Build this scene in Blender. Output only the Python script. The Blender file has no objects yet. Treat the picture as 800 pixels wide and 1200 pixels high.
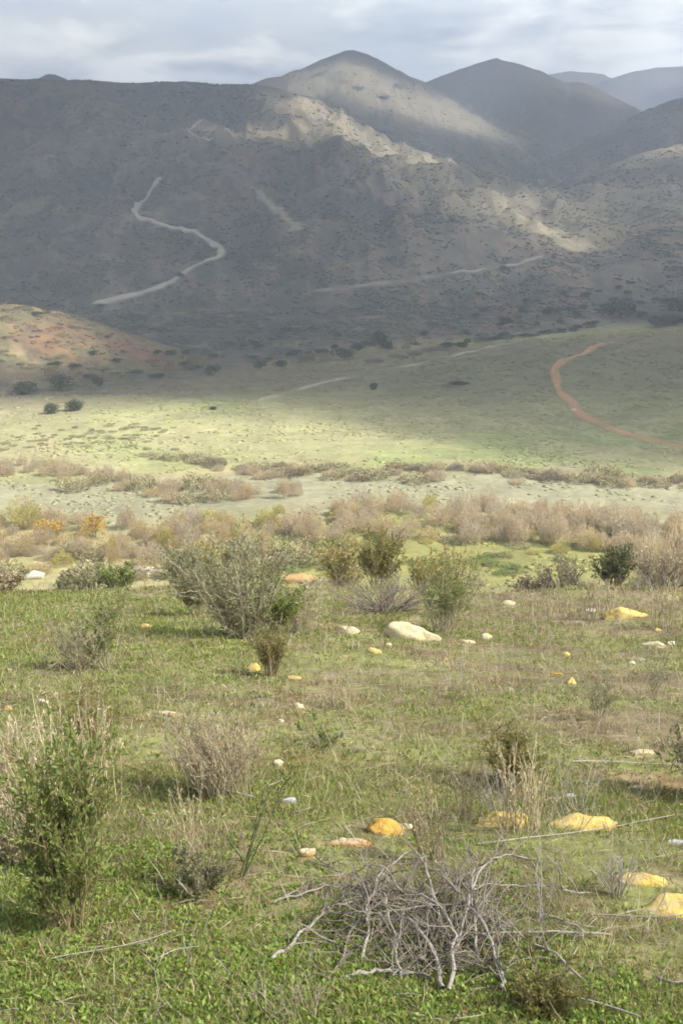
import bpy, math
import numpy as np

# ------------------------------------------------------------------ scene
HAZE = 3.1e-4
EXPO = 1.8
SC = bpy.context.scene
COL = SC.collection
rng = np.random.default_rng(11)
PITCH = math.radians(15.26)
FPX = 1100.0
CAM = np.array([0.0, 0.0, 1.95])
FWD = np.array([0.0, math.cos(PITCH), -math.sin(PITCH)])
UPV = np.array([0.0, math.sin(PITCH), math.cos(PITCH)])
SUN_EL = math.radians(44.0)
SUN_AZ = math.radians(104.0)      # from +Y towards +X: low winter sun from the right
SUN = np.array([math.sin(SUN_AZ) * math.cos(SUN_EL), math.cos(SUN_AZ) * math.cos(SUN_EL), math.sin(SUN_EL)])


def pixdir(px, py):
    d = FWD * FPX + np.array([1.0, 0, 0]) * (px - 400.0) - UPV * (py - 600.0)
    return d / np.linalg.norm(d)


def at_dist(px, py, D):
    d = pixdir(px, py)
    return CAM + d * (D / math.hypot(d[0], d[1]))


# ------------------------------------------------------------------ noise
def _hash(ix, iy, seed):
    h = (ix.astype(np.int64) * 374761393 + iy.astype(np.int64) * 668265263 + seed * 1442695041) & 0xFFFFFFFF
    h = ((h ^ (h >> 13)) * 1274126177) & 0xFFFFFFFF
    return h ^ (h >> 16)


def perlin(x, y, seed=0):
    x = np.asarray(x, float); y = np.asarray(y, float)
    ix = np.floor(x); iy = np.floor(y)
    fx = x - ix; fy = y - iy
    ix = ix.astype(np.int64); iy = iy.astype(np.int64)
    u = fx * fx * fx * (fx * (fx * 6 - 15) + 10); v = fy * fy * fy * (fy * (fy * 6 - 15) + 10)

    def g(ox, oy):
        a = _hash(ix + ox, iy + oy, seed).astype(float) * (2 * math.pi / 4294967296.0)
        return np.cos(a) * (fx - ox) + np.sin(a) * (fy - oy)
    a = g(0, 0); b = g(1, 0); c = g(0, 1); d = g(1, 1)
    return 1.5 * ((a + (b - a) * u) * (1 - v) + (c + (d - c) * u) * v)


def fbm(x, y, sc, octv=4, seed=0, gain=0.5):
    t = 0; a = 1; n = 0
    for o in range(octv):
        t = t + a * perlin(x / sc, y / sc, seed + o * 17); n += a
        a *= gain; sc *= 0.5
    return t / n


def ridged(x, y, sc, octv=4, seed=0, gain=0.5):
    t = 0; a = 1; n = 0
    for o in range(octv):
        t = t + a * (1 - np.abs(perlin(x / sc, y / sc, seed + o * 31)) * 1.6); n += a
        a *= gain; sc *= 0.5
    return t / n


def sstep(a, b, x):
    t = np.clip((x - a) / (b - a), 0, 1)
    return t * t * (3 - 2 * t)


# ------------------------------------------------------------------ landform
def P3(l):
    return np.array([at_dist(*p) for p in l])


RIDGES = [  # crest polyline (photo px, py, distance m), flank slope, crest rounding
    (P3([(-900, 130, 2400), (-400, 100, 2100), (-100, 95, 2000), (0, 93, 1950), (60, 94, 1930), (130, 97, 1900), (220, 99, 1900), (300, 102, 1880),
         (340, 118, 1830), (390, 153, 1740), (450, 198, 1600), (520, 240, 1430), (580, 274, 1290), (630, 300, 1150), (655, 332, 1000)]), 0.36, 40),
    (P3([(250, 128, 1800), (265, 150, 1640), (250, 200, 1420), (262, 262, 1180), (230, 318, 1010)]), 0.5, 30),
    (P3([(330, 128, 1740), (352, 180, 1480), (400, 245, 1240), (440, 310, 1020)]), 0.55, 30),
    (P3([(95, 108, 1800), (120, 160, 1540), (75, 205, 1360), (40, 262, 1150), (70, 320, 980)]), 0.5, 30),
    (P3([(-120, 110, 1830), (-60, 170, 1540), (-90, 240, 1250)]), 0.5, 30),
    (P3([(-60, 112, 3000), (40, 95, 2900), (62, 86, 2900), (80, 95, 2900), (140, 125, 2900)]), 0.5, 10),
    (P3([(180, 118, 2900), (270, 104, 2900), (310, 93, 2910), (350, 82, 2950), (385, 69, 3000), (410, 60, 3000), (436, 69, 3000), (465, 83, 3000), (492, 95, 2980), (520, 112, 2900), (545, 135, 2750)]), 0.5, 7),
    (P3([(410, 60, 3000), (418, 105, 2720), (448, 148, 2420), (515, 180, 2200), (578, 222, 1880), (632, 258, 1620), (668, 285, 1420), (690, 305, 1300)]), 0.45, 25),
    (P3([(418, 110, 2720), (370, 125, 2500), (345, 140, 2300)]), 0.45, 25),
    (P3([(430, 118, 4000), (500, 96, 4000), (540, 81, 4000), (572, 70, 4000), (582, 68, 4000), (598, 74, 4000), (622, 79, 3980), (650, 95, 3950), (678, 97, 3900), (690, 104, 3850), (720, 116, 3750), (760, 133, 3600), (800, 160, 3300)]), 0.5, 8),
    (P3([(600, 75, 4000), (612, 120, 3500), (596, 165, 3000), (625, 205, 2500), (650, 228, 2200)]), 0.5, 30),
    (P3([(680, 98, 3900), (690, 140, 3300), (720, 180, 2800)]), 0.5, 30),
    (P3([(1300, 60, 2900), (1000, 85, 2700), (860, 100, 2550), (800, 115, 2500), (780, 124, 2460), (755, 140, 2350), (725, 172, 2180)]), 0.5, 25),
    (P3([(1400, 90, 2100), (1000, 125, 1950), (860, 150, 1860), (800, 166, 1800), (760, 184, 1700), (710, 215, 1520), (668, 246, 1390), (690, 296, 1190)]), 0.42, 30),
    (P3([(780, 176, 1740), (790, 230, 1420), (770, 290, 1130)]), 0.5, 30),
    (P3([(400, 150, 7000), (600, 108, 7000), (645, 87, 7000), (668, 83, 7000), (700, 86, 7000), (712, 92, 7000), (740, 118, 7000)]), 0.5, 30),
    (P3([(660, 130, 6400), (690, 105, 6400), (715, 92, 6400), (740, 84, 6400), (768, 79, 6400), (800, 78, 6400), (900, 62, 6400), (1200, 70, 6400)]), 0.5, 30),
    (P3([(-260, 340, 600), (-120, 344, 600), (-40, 347, 600), (10, 352, 600), (45, 360, 600), (80, 382, 590), (110, 405, 580), (140, 428, 560)]), 0.38, 14),
    (P3([(1300, 376, 640), (1000, 382, 600), (860, 384, 570), (790, 389, 555), (740, 396, 540), (700, 408, 520), (672, 424, 490)]), 0.10, 20),
]


def _seg_body(X, Y, P, s, r):
    best = np.full(X.shape, -1e9); hb = np.full(X.shape, 1e9)
    for a, b in zip(P[:-1], P[1:]):
        dx, dy = b[0] - a[0], b[1] - a[1]
        L2 = dx * dx + dy * dy
        t = np.clip(((X - a[0]) * dx + (Y - a[1]) * dy) / L2, 0, 1)
        h = np.hypot(X - a[0] - t * dx, Y - a[1] - t * dy)
        zc = a[2] + t * (b[2] - a[2])
        z = zc - s * (np.sqrt(h * h + r * r) - r) * (1 + 0.0 * h)
        m = z > best
        best = np.where(m, z, best); hb = np.where(m, h, hb)
    return best, hb


def height(X, Y):
    X = np.atleast_1d(np.asarray(X, float)); Y = np.atleast_1d(np.asarray(Y, float))
    shp = X.shape; X = X.ravel(); Y = Y.ravel()
    R = np.hypot(X, Y)
    # the slope we stand on and its brow
    yb = Y + 3.0 * perlin(X / 23.0, X * 0 + 0.3, 5) + 0.8 * perlin(X / 6.0, X * 0 + 7.3, 6)
    up = np.where(Y < 0, -0.3 * Y / (1 - Y / 120.0), -0.3 * Y)
    brow = -0.3 * yb - np.where(yb > 29, 0.16 * (np.sqrt((yb - 29) ** 2 + 9) - 3), 0)
    near = np.where(Y < 12, up, brow * sstep(12, 20, Y) + up * (1 - sstep(12, 20, Y)))
    wn = np.exp(-R / 250.0)
    near = near + wn * (0.20 * fbm(X, Y, 7.0, 2, 3) + 0.05 * fbm(X, Y, 1.3, 3, 9))
    near = near + (1 - np.exp(-R / 40.0)) * 1.2 * fbm(X, Y, 45.0, 3, 71)
    floor = -58.0 + 0.055 * np.maximum(R - 640, 0) * (R < 1e9)
    floor = np.minimum(floor, 60.0)
    floor = floor + 0.9 * fbm(X, Y, 60.0, 3, 21) * sstep(120, 200, R)
    # low sandy river terrace and the shallow river bed
    floor = floor + 1.2 * sstep(-0.2, 0.5, fbm(X, Y * 2.0, 120, 2, 44)) * sstep(120, 200, R)
    zs = [near, floor]
    w0 = np.zeros_like(X)
    far = R > 330
    z = np.full(X.shape, -1e9)
    k = 1.2
    m = np.maximum(near, floor)
    z = m + k * np.log(np.exp((near - m) / k) + np.exp((floor - m) / k))
    if far.any():
        xf, yf = X[far], Y[far]
        # bend the flanks so that ridges run in a natural, irregular way
        wa = (42 - 26 * sstep(1700, 2600, R[far])) * sstep(600, 1000, R[far])
        wx = xf + wa * fbm(xf, yf, 420, 3, 81); wy = yf + wa * fbm(xf, yf, 420, 3, 91)
        bodies = []; hs = []
        for P, s, r in RIDGES:
            b, h = _seg_body(wx, wy, P, s, r); bodies.append(b); hs.append(h)
        B = np.array(bodies); H = np.array(hs)
        top = B.max(0); hi = np.take_along_axis(H, B.argmax(0)[None], 0)[0]
        k = 9.0
        hill = top + k * np.log(np.exp((B - top) / k).sum(0))
        fl = z[far]
        rel = np.maximum(hill - fl, 0)
        amp = np.clip(rel / 110.0, 0, 1) * (0.06 + 0.94 * sstep(12, 230, hi))
        fa_ = 1 - 0.62 * sstep(1900, 2700, R[far])
        gul = fa_ * 46 * (1 - ridged(xf * 1.25, yf * 0.62, 300, 4, 51)) + fa_ * 19 * (1 - ridged(xf * 1.3, yf * 0.6, 95, 3, 61))
        hill = hill - amp * (gul - 19 * fa_) + np.clip(rel / 60, 0, 1) * 4.0 * fbm(xf, yf, 60, 3, 33) - np.clip(rel / 12, 0, 1) * 3.2 * sstep(900, 700, R[far]) * (1 - ridged(xf, yf, 34, 3, 35))
        m = np.maximum(hill, fl); k = 4.0
        z[far] = m + k * np.log(np.exp((hill - m) / k) + np.exp((fl - m) / k)) - k * math.log(2) * np.exp(-np.abs(hill - fl) / 12.0)
    z = np.where(R > 9000, z * 0 - 58, z)
    return z.reshape(shp)


# ------------------------------------------------------------------ mesh helpers
def new_mesh(name, verts, faces, cols=None, smooth=False, tris=None):
    verts = np.asarray(verts, np.float32).reshape(-1, 3)
    me = bpy.data.meshes.new(name)
    me.vertices.add(len(verts)); me.vertices.foreach_set('co', verts.ravel())
    loops = []; starts = []; totals = []
    n = 0
    for f, c in ((faces, 4), (tris, 3)):
        if f is None or len(f) == 0:
            continue
        f = np.asarray(f, np.int32).reshape(-1, c)
        loops.append(f.ravel()); starts.append(n + np.arange(len(f)) * c); totals.append(np.full(len(f), c)); n += f.size
    L = np.concatenate(loops)
    me.loops.add(len(L)); me.loops.foreach_set('vertex_index', L.astype(np.int32))
    S = np.concatenate(starts).astype(np.int32)
    me.polygons.add(len(S)); me.polygons.foreach_set('loop_start', S)
    me.polygons.foreach_set('loop_total', np.concatenate(totals).astype(np.int32))
    if smooth:
        me.polygons.foreach_set('use_smooth', np.ones(len(S), bool))
    if cols is not None:
        a = me.color_attributes.new('cover', 'FLOAT_COLOR', 'POINT')
        c = np.ones((len(verts), 4), np.float32); c[:, :3] = cols
        a.data.foreach_set('color', c.ravel())
    me.update(calc_edges=True)
    me.validate()
    return me


def link(name, me, mat=None, parent=None, label=None, cat=None, group=None, kind=None, loc=None):
    o = bpy.data.objects.new(name, me)
    COL.objects.link(o)
    if mat is not None and me is not None and len(me.materials) == 0:
        me.materials.append(mat)
    if parent is not None:
        o.parent = parent
    tag(o, label, cat, group, kind)
    if loc is not None:
        o.location = loc
    return o


def tag(o, label=None, cat=None, group=None, kind=None):
    for k, v in (('label', label), ('category', cat), ('group', group), ('kind', kind)):
        if v:
            o[k] = v


def dup(o, loc, rotz, sc, label, group=None):
    r = o.copy(); COL.objects.link(r)
    r.location = loc; r.rotation_euler = (0, 0, rotz); r.scale = sc
    r['label'] = label
    if group:
        r['group'] = group
    for ch in o.children:
        c = ch.copy(); COL.objects.link(c); c.parent = r
    return r


# ------------------------------------------------------------------ materials
def mat_new(name):
    m = bpy.data.materials.new(name); m.use_nodes = True
    nt = m.node_tree; nt.nodes.clear()
    out = nt.nodes.new('ShaderNodeOutputMaterial')
    return m, nt, out


def ramp(nt, stops, interp='LINEAR'):
    r = nt.nodes.new('ShaderNodeValToRGB'); r.color_ramp.interpolation = interp
    els = r.color_ramp.elements
    while len(els) < len(stops):
        els.new(0.5)
    for e, (p, c) in zip(els, stops):
        e.position = p; e.color = (*c, 1)
    return r


def noise(nt, vec, scale, detail=4, rough=0.55):
    n = nt.nodes.new('ShaderNodeTexNoise'); n.inputs['Scale'].default_value = scale
    n.inputs['Detail'].default_value = detail; n.inputs['Roughness'].default_value = rough
    if vec is not None:
        nt.links.new(vec, n.inputs['Vector'])
    return n


def leaf_mat(name, cols, trans=0.25, rough=0.6):
    """leaves, grass and twigs: every loose piece takes its own tone out of the ramp"""
    m, nt, out = mat_new(name)
    g = nt.nodes.new('ShaderNodeNewGeometry')
    r = ramp(nt, [(i / max(1, len(cols) - 1), c) for i, c in enumerate(cols)])
    nt.links.new(g.outputs['Random Per Island'], r.inputs[0])
    d = nt.nodes.new('ShaderNodeBsdfPrincipled'); d.inputs['Roughness'].default_value = rough
    d.inputs['Specular IOR Level'].default_value = 0.25
    nt.links.new(r.outputs[0], d.inputs['Base Color'])
    if trans > 0:
        t = nt.nodes.new('ShaderNodeBsdfTranslucent'); nt.links.new(r.outputs[0], t.inputs['Color'])
        x = nt.nodes.new('ShaderNodeMixShader'); x.inputs[0].default_value = trans
        nt.links.new(d.outputs[0], x.inputs[1]); nt.links.new(t.outputs[0], x.inputs[2])
        nt.links.new(x.outputs[0], out.inputs[0])
    else:
        nt.links.new(d.outputs[0], out.inputs[0])
    return m


def cover_mat(name, trans=0.0, rough=0.85, fine=None, mottle=None):
    """surface whose tone comes from the 'cover' attribute, broken up by noise"""
    m, nt, out = mat_new(name)
    a = nt.nodes.new('ShaderNodeAttribute'); a.attribute_name = 'cover'
    geo = nt.nodes.new('ShaderNodeNewGeometry')
    col = a.outputs['Color']
    for sc, lo, hi, det in (fine or []):
        n = noise(nt, geo.outputs['Position'], sc, det, 0.65)
        mr = nt.nodes.new('ShaderNodeMapRange'); mr.inputs['From Min'].default_value = 0.25; mr.inputs['From Max'].default_value = 0.75
        mr.inputs['To Min'].default_value = lo; mr.inputs['To Max'].default_value = hi
        nt.links.new(n.outputs['Fac'], mr.inputs[0])
        mx = nt.nodes.new('ShaderNodeMix'); mx.data_type = 'RGBA'; mx.blend_type = 'MULTIPLY'; mx.inputs[0].default_value = 1
        nt.links.new(col, mx.inputs[6]); nt.links.new(mr.outputs[0], mx.inputs[7])
        col = mx.outputs[2]
    d = nt.nodes.new('ShaderNodeBsdfPrincipled'); d.inputs['Roughness'].default_value = rough
    d.inputs['Specular IOR Level'].default_value = 0.15
    nt.links.new(col, d.inputs['Base Color'])
    last = d.outputs[0]
    if trans > 0:
        t = nt.nodes.new('ShaderNodeBsdfTranslucent'); nt.links.new(col, t.inputs['Color'])
        x = nt.nodes.new('ShaderNodeMixShader'); x.inputs[0].default_value = trans
        nt.links.new(d.outputs[0], x.inputs[1]); nt.links.new(t.outputs[0], x.inputs[2]); last = x.outputs[0]
    nt.links.new(last, out.inputs[0])
    return m


# ------------------------------------------------------------------ terrain sheet (polar grid around the viewpoint)
def make_radii():
    r = [0.5]
    while r[-1] < 9300:
        q = r[-1]
        f = 0.012 if q < 150 else (0.008 if q < 500 else (0.0055 if q < 2600 else 0.011))
        r.append(q * (1 + f))
    r += [11000, 15000, 20000]
    return np.array(r)


RAD = make_radii()
AZF = np.radians(np.concatenate([np.linspace(-180, -30, 61)[:-1], np.linspace(-30, 30, 900), np.linspace(30, 180, 61)[1:-1]]))
NA, NR = len(AZF), len(RAD)
AA, RR = np.meshgrid(AZF, RAD)          # rows = radii
TX = RR * np.sin(AA); TY = RR * np.cos(AA)
TZ = height(TX, TY)


def ground(x, y):
    """height of the built sheet (bilinear on its own grid)"""
    x = np.atleast_1d(np.asarray(x, float)); y = np.atleast_1d(np.asarray(y, float))
    r = np.clip(np.hypot(x, y), RAD[0], RAD[-1] - 1); a = np.arctan2(x, y)
    i = np.clip(np.searchsorted(RAD, r) - 1, 0, NR - 2); fr = (r - RAD[i]) / (RAD[i + 1] - RAD[i])
    j = np.clip(np.searchsorted(AZF, a) - 1, 0, NA - 2); fa = np.clip((a - AZF[j]) / (AZF[j + 1] - AZF[j]), 0, 1)
    return (TZ[i, j] * (1 - fa) + TZ[i, j + 1] * fa) * (1 - fr) + (TZ[i + 1, j] * (1 - fa) + TZ[i + 1, j + 1] * fa) * fr


_T = np.exp(np.linspace(math.log(1.5), math.log(9000), 5000))


def hit(px, py, dmin=1.5):
    """first ground point seen along a sight line"""
    d = pixdir(px, py); d = d / math.hypot(d[0], d[1])
    t = _T[_T > dmin]
    pts = CAM[None] + d[None] * t[:, None]
    g = ground(pts[:, 0], pts[:, 1])
    b = np.nonzero(pts[:, 2] < g)[0]
    i = b[0] if len(b) else len(t) - 1
    p = pts[i].copy(); p[2] = ground(p[0], p[1])[0]
    return p


def mpp(p):
    """metres per photo pixel at a point"""
    return float(np.dot(p - CAM, FWD)) / FPX


def segdist(X, Y, P):
    best = np.full(X.shape, 1e9)
    for a, b in zip(P[:-1], P[1:]):
        dx, dy = b[0] - a[0], b[1] - a[1]
        t = np.clip(((X - a[0]) * dx + (Y - a[1]) * dy) / (dx * dx + dy * dy + 1e-9), 0, 1)
        best = np.minimum(best, np.hypot(X - a[0] - t * dx, Y - a[1] - t * dy))
    return best


def mixc(c, col, w):
    return c * (1 - w[..., None]) + np.array(col)[None] * w[..., None]


def cover_colour(X, Y, Z):
    """what grows or lies on the ground where"""
    R = np.hypot(X, Y)
    c = np.zeros(X.shape + (3,)) + np.array([0.20, 0.165, 0.095])
    n1 = fbm(X, Y, 9.0, 3, 101); n2 = fbm(X, Y, 2.2, 3, 102); n3 = fbm(X, Y, 140, 4, 103); n4 = fbm(X, Y, 30, 4, 104)
    # near slope: soil, moss-green herbs, straw
    c = mixc(c, [0.20, 0.215, 0.075], sstep(-0.25, 0.25, n2 + 0.6 * n1 - 0.02 * X + 0.1))
    c = mixc(c, [0.28, 0.23, 0.13], sstep(0.1, 0.45, fbm(X, Y, 3.0, 3, 105)) * 0.6)
    c = mixc(c, [0.18, 0.105, 0.06], sstep(0.22, 0.45, fbm(X, Y, 1.6, 3, 106)) * 0.7)
    c = mixc(c, [0.115, 0.085, 0.05], sstep(0.02, 0.22, fbm(X, Y, 0.8, 4, 131)) * 0.6)
    c = mixc(c, [0.30, 0.25, 0.155], sstep(0.12, 0.3, fbm(X, Y, 0.5, 3, 132)) * 0.5)
    # below the brow
    w = sstep(30, 60, R)
    v = np.zeros_like(c) + np.array([0.29, 0.255, 0.135])
    v = mixc(v, [0.22, 0.23, 0.08], sstep(-0.1, 0.3, n4))
    # bright meadow in the river bottom
    md = segdist(X, Y, np.array([hit(350, 660), hit(480, 655), hit(600, 652), hit(740, 650)])[:, :2])
    v = mixc(v, [0.215, 0.21, 0.075], sstep(34, 12, md + 10 * n4))
    # pale grey-green terraces
    t1 = segdist(X, Y, np.array([hit(-200, 590), hit(0, 578), hit(110, 580), hit(240, 590)])[:, :2])
    t2 = segdist(X, Y, np.array([hit(330, 578), hit(500, 570), hit(650, 570), hit(900, 582)])[:, :2])
    tt = np.minimum(t1, t2)
    v = mixc(v, [0.25, 0.238, 0.155], sstep(36, 8, tt + 14 * n4 + 8 * fbm(X, Y, 12, 3, 141)))
    # open grass field
    ang0 = np.arctan2(X, Y)
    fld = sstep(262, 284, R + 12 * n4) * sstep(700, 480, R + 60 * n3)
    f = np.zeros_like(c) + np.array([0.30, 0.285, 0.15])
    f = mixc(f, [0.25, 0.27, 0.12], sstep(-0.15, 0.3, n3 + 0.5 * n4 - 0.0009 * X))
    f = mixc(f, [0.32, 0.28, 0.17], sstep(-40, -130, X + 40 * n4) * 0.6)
    f = mixc(f, [0.165, 0.14, 0.092], sstep(370, 470, R + 40 * n3 + 120 * ang0 * 0))  # browner far flat, with its cloud shade also darkened into the colour
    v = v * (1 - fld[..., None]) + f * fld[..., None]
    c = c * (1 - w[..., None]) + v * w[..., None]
    # chaparral on the hills
    ang = np.arctan2(X, Y)
    rb = np.clip(590 + 560 * ang, 430, 760)
    w = sstep(rb - 50, rb + 70, R + 70 * n3 + 25 * n4)
    h = np.zeros_like(c) + np.array([0.122, 0.099, 0.083])
    h = mixc(h, [0.135, 0.10, 0.072], sstep(-0.1, 0.35, n3))
    h = mixc(h, [0.17, 0.15, 0.10], sstep(0.1, 0.4, fbm(X, Y, 260, 4, 108)) * 0.8)
    h = mixc(h, [0.06, 0.066, 0.048], sstep(0.0, 0.35, fbm(X, Y, 75, 4, 109)))
    h = mixc(h, [0.16, 0.095, 0.06], sstep(0.22, 0.42, fbm(X, Y, 190, 4, 110)) * 0.7)
    h = mixc(h, [0.175, 0.15, 0.108], sstep(rb + 260, rb + 60, R + 60 * n3) * sstep(-0.35, 0.15, n4 + 0.4 * n3) * 0.9)
    # growth follows the drainage: paler thin scrub on the ribs, denser dark scrub down the gullies
    rib = ridged(X * 1.25, Y * 0.62, 300, 4, 51); rib2 = ridged(X * 1.3, Y * 0.6, 95, 3, 61)
    h = mixc(h, [0.19, 0.15, 0.11], sstep(0.72, 0.92, rib) * 0.75)
    h = mixc(h, [0.062, 0.06, 0.05], sstep(0.64, 0.44, rib) * 0.85)
    h = mixc(h, [0.15, 0.125, 0.09], sstep(0.70, 0.92, rib2) * 0.7)
    h = mixc(h, [0.07, 0.07, 0.055], sstep(0.62, 0.42, rib2) * 0.75)
    rib3 = ridged(X * 1.2, Y * 0.7, 38, 2, 67)
    h = mixc(h, [0.17, 0.14, 0.105], sstep(0.72, 0.92, rib3) * 0.45)
    h = mixc(h, [0.065, 0.062, 0.05], sstep(0.6, 0.4, rib3) * 0.5)
    c = c * (1 - w[..., None]) + h * w[..., None]
    # bare ground of knoll, low hill and gully, plus sunlit hill patches painted paler
    for pts, rad, col, s in BARE_SUNLIT:
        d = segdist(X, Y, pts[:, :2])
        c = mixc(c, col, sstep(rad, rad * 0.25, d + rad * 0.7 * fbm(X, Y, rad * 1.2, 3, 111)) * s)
    # rough dry growth on the ochre knoll
    kn = segdist(X, Y, KNOLL[:, :2])
    c = mixc(c, [0.13, 0.10, 0.065], sstep(95, 50, kn) * sstep(-0.1, 0.15, fbm(X, Y, 13, 4, 121)) * 0.85)
    c = mixc(c, [0.12, 0.12, 0.06], sstep(95, 50, kn) * sstep(0.05, 0.3, fbm(X, Y, 34, 3, 122)) * 0.7)
    return c


KNOLL = np.array([hit(*p) for p in [(-60, 390), (0, 385), (60, 392), (110, 410)]])
BARE_SUNLIT = []
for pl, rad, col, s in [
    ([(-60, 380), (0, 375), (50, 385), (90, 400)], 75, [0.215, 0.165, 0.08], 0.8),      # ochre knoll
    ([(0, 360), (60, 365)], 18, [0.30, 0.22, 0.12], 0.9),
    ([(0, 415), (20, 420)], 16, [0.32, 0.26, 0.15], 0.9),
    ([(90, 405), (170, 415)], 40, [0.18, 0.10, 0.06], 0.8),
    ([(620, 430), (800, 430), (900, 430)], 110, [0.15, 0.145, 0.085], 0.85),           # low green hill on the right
    ([(240, 155), (300, 152), (350, 155)], 110, [0.20, 0.17, 0.11], 0.7),  # sunlit patches below the cloud gaps painted paler, apart from the thin gully
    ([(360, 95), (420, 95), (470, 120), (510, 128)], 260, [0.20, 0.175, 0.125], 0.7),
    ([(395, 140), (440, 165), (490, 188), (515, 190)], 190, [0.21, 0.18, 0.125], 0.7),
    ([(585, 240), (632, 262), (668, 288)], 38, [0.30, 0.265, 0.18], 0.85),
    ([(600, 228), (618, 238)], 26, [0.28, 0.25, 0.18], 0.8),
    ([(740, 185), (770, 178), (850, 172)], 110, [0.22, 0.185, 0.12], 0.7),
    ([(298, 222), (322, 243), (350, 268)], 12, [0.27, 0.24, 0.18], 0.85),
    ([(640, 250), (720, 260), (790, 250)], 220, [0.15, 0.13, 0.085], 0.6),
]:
    BARE_SUNLIT.append((np.array([hit(*p) for p in pl]), rad, col, s))

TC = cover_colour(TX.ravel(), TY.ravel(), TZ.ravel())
verts = np.stack([TX, TY, TZ], -1).reshape(-1, 3)
i, j = np.meshgrid(np.arange(NR - 1), np.arange(NA), indexing='ij')
j2 = (j + 1) % NA
quads = np.stack([i * NA + j, i * NA + j2, (i + 1) * NA + j2, (i + 1) * NA + j], -1).reshape(-1, 4)[:, ::-1]
ci = len(verts)
verts = np.concatenate([verts, [[0, 0, float(height(0.0, 0.0)[0])]]])
jj = np.arange(NA)
tris = np.stack([np.full(NA, ci), (jj + 1) % NA, jj], -1)
TC = np.concatenate([TC, TC[:1]])
M_GROUND = cover_mat('ground_cover', fine=[(0.02, 0.8, 1.2, 6), (0.11, 0.72, 1.28, 6), (0.45, 0.72, 1.28, 6), (9.0, 0.55, 1.4, 6)])
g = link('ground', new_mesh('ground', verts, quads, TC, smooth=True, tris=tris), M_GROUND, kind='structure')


# ------------------------------------------------------------------ dirt roads and tracks draped on the ground
def track(name, pix, width, cols, lift, label, broken=0.0, step=2.5, wob=0.3, pts=None):
    P = np.array([hit(*p) for p in pix])[:, :2]
    # smooth dense centre line
    for _ in range(3):
        Q = [P[0]]
        for a, b in zip(P[:-1], P[1:]):
            Q += [a * .75 + b * .25, a * .25 + b * .75]
        Q.append(P[-1]); P = np.array(Q)
    s = np.concatenate([[0], np.cumsum(np.hypot(*np.diff(P, axis=0).T))])
    u = np.arange(0, s[-1], step)
    C = np.stack([np.interp(u, s, P[:, 0]), np.interp(u, s, P[:, 1])], -1)
    t = np.gradient(C, axis=0); t /= np.linalg.norm(t, axis=1)[:, None] + 1e-9
    nrm = np.stack([-t[:, 1], t[:, 0]], -1)
    K = 7
    width = width * 1.25 * sstep(0, 9, u) * sstep(0, 9, s[-1] - u) + 0.05
    w = width * (1 + wob * 2 * perlin(u / 30, u * 0 + 3.1, 7))
    V = []; CC = []
    for k in range(K):
        o = (k / (K - 1) - .5)
        p = C + nrm * (o * w + 0.25 * width * wob * perlin(u / 6, u * 0 + k * 9.7, 13))[:, None]
        z = ground(p[:, 0], p[:, 1]) + (lift if 0 < k < K - 1 else lift * 0.1)
        V.append(np.stack([p[:, 0], p[:, 1], z], -1))
        n = 0.5 + 0.5 * perlin(u / 14, u * 0 + k * 3.3, 19)
        cc_ = np.array(cols[0])[None] * (1 - n[:, None]) + np.array(cols[1])[None] * n[:, None]
        gc_ = cover_colour(p[:, 0], p[:, 1], p[:, 1] * 0)
        e_ = np.clip(np.array([1.0, .55, 0, .28, 0, .55, 1.0])[k] + 0.35 * perlin(u / 9, u * 0 + k * 5.1, 23) * (0.3 if k == 3 else 1), 0, 1)[:, None]
        if broken:
            e_ = np.maximum(e_, broken * sstep(-0.1, 0.25, perlin(u / 38, u * 0 + 1.7, 29))[:, None])
        CC.append(cc_ * (1 - e_) + gc_ * e_)
    V = np.stack(V, 1); CC = np.stack(CC, 1); n = len(u)
    i, k = np.meshgrid(np.arange(n - 1), np.arange(K - 1), indexing='ij')
    F = np.stack([i * K + k, (i + 1) * K + k, (i + 1) * K + k + 1, i * K + k + 1], -1).reshape(-1, 4)
    o = link(name, new_mesh(name, V.reshape(-1, 3), F[:, ::-1], CC.reshape(-1, 3), True), M_ROAD, kind='structure', label=label)
    TRACKS.append(C)
    return C


TRACKS = []
M_ROAD = cover_mat('bare_track', fine=[(0.08, 0.8, 1.2, 4), (0.8, 0.85, 1.15, 3)])
PALE = ([0.34, 0.32, 0.28], [0.42, 0.39, 0.33])
track('hill_road', [(107, 358), (140, 352), (180, 340), (215, 323), (250, 305), (262, 298), (252, 286), (232, 275), (200, 267), (172, 260),
                    (156, 250), (160, 241), (174, 228), (184, 214), (190, 208)], 7.5, PALE, 1.5, 'pale dirt road winding up the dark hillside')
track('hill_road', [(238, 142), (224, 149), (219, 155), (230, 160), (252, 163)], 6, PALE, 2.0, 'short pale bend of dirt road high on the hill')
track('hill_road', [(366, 343), (420, 338), (470, 333), (500, 327), (530, 321), (570, 316), (610, 310), (637, 301)], 5.5, ([0.17, 0.155, 0.13], [0.30, 0.275, 0.235]), 1.5,
      'pale dirt road along the foot of the hill', broken=0.8)
track('dirt_track', [(718, 401), (694, 409), (668, 420), (652, 428), (648, 436), (652, 446), (651, 454), (658, 464), (669, 471), (672, 481), (690, 493), (720, 505), (760, 517), (800, 525), (860, 534)],
      4.2, ([0.38, 0.20, 0.105], [0.44, 0.26, 0.15]), 0.6, 'orange dirt track curving down the low green hill')
track('farm_track', [(302, 470), (330, 462), (365, 452), (400, 444), (440, 436), (490, 427), (540, 415), (590, 404), (650, 392), (705, 384)],
      5.0, ([0.30, 0.27, 0.21], [0.40, 0.36, 0.28]), 0.3, 'pale track crossing the valley flats', broken=0.9)


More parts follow.
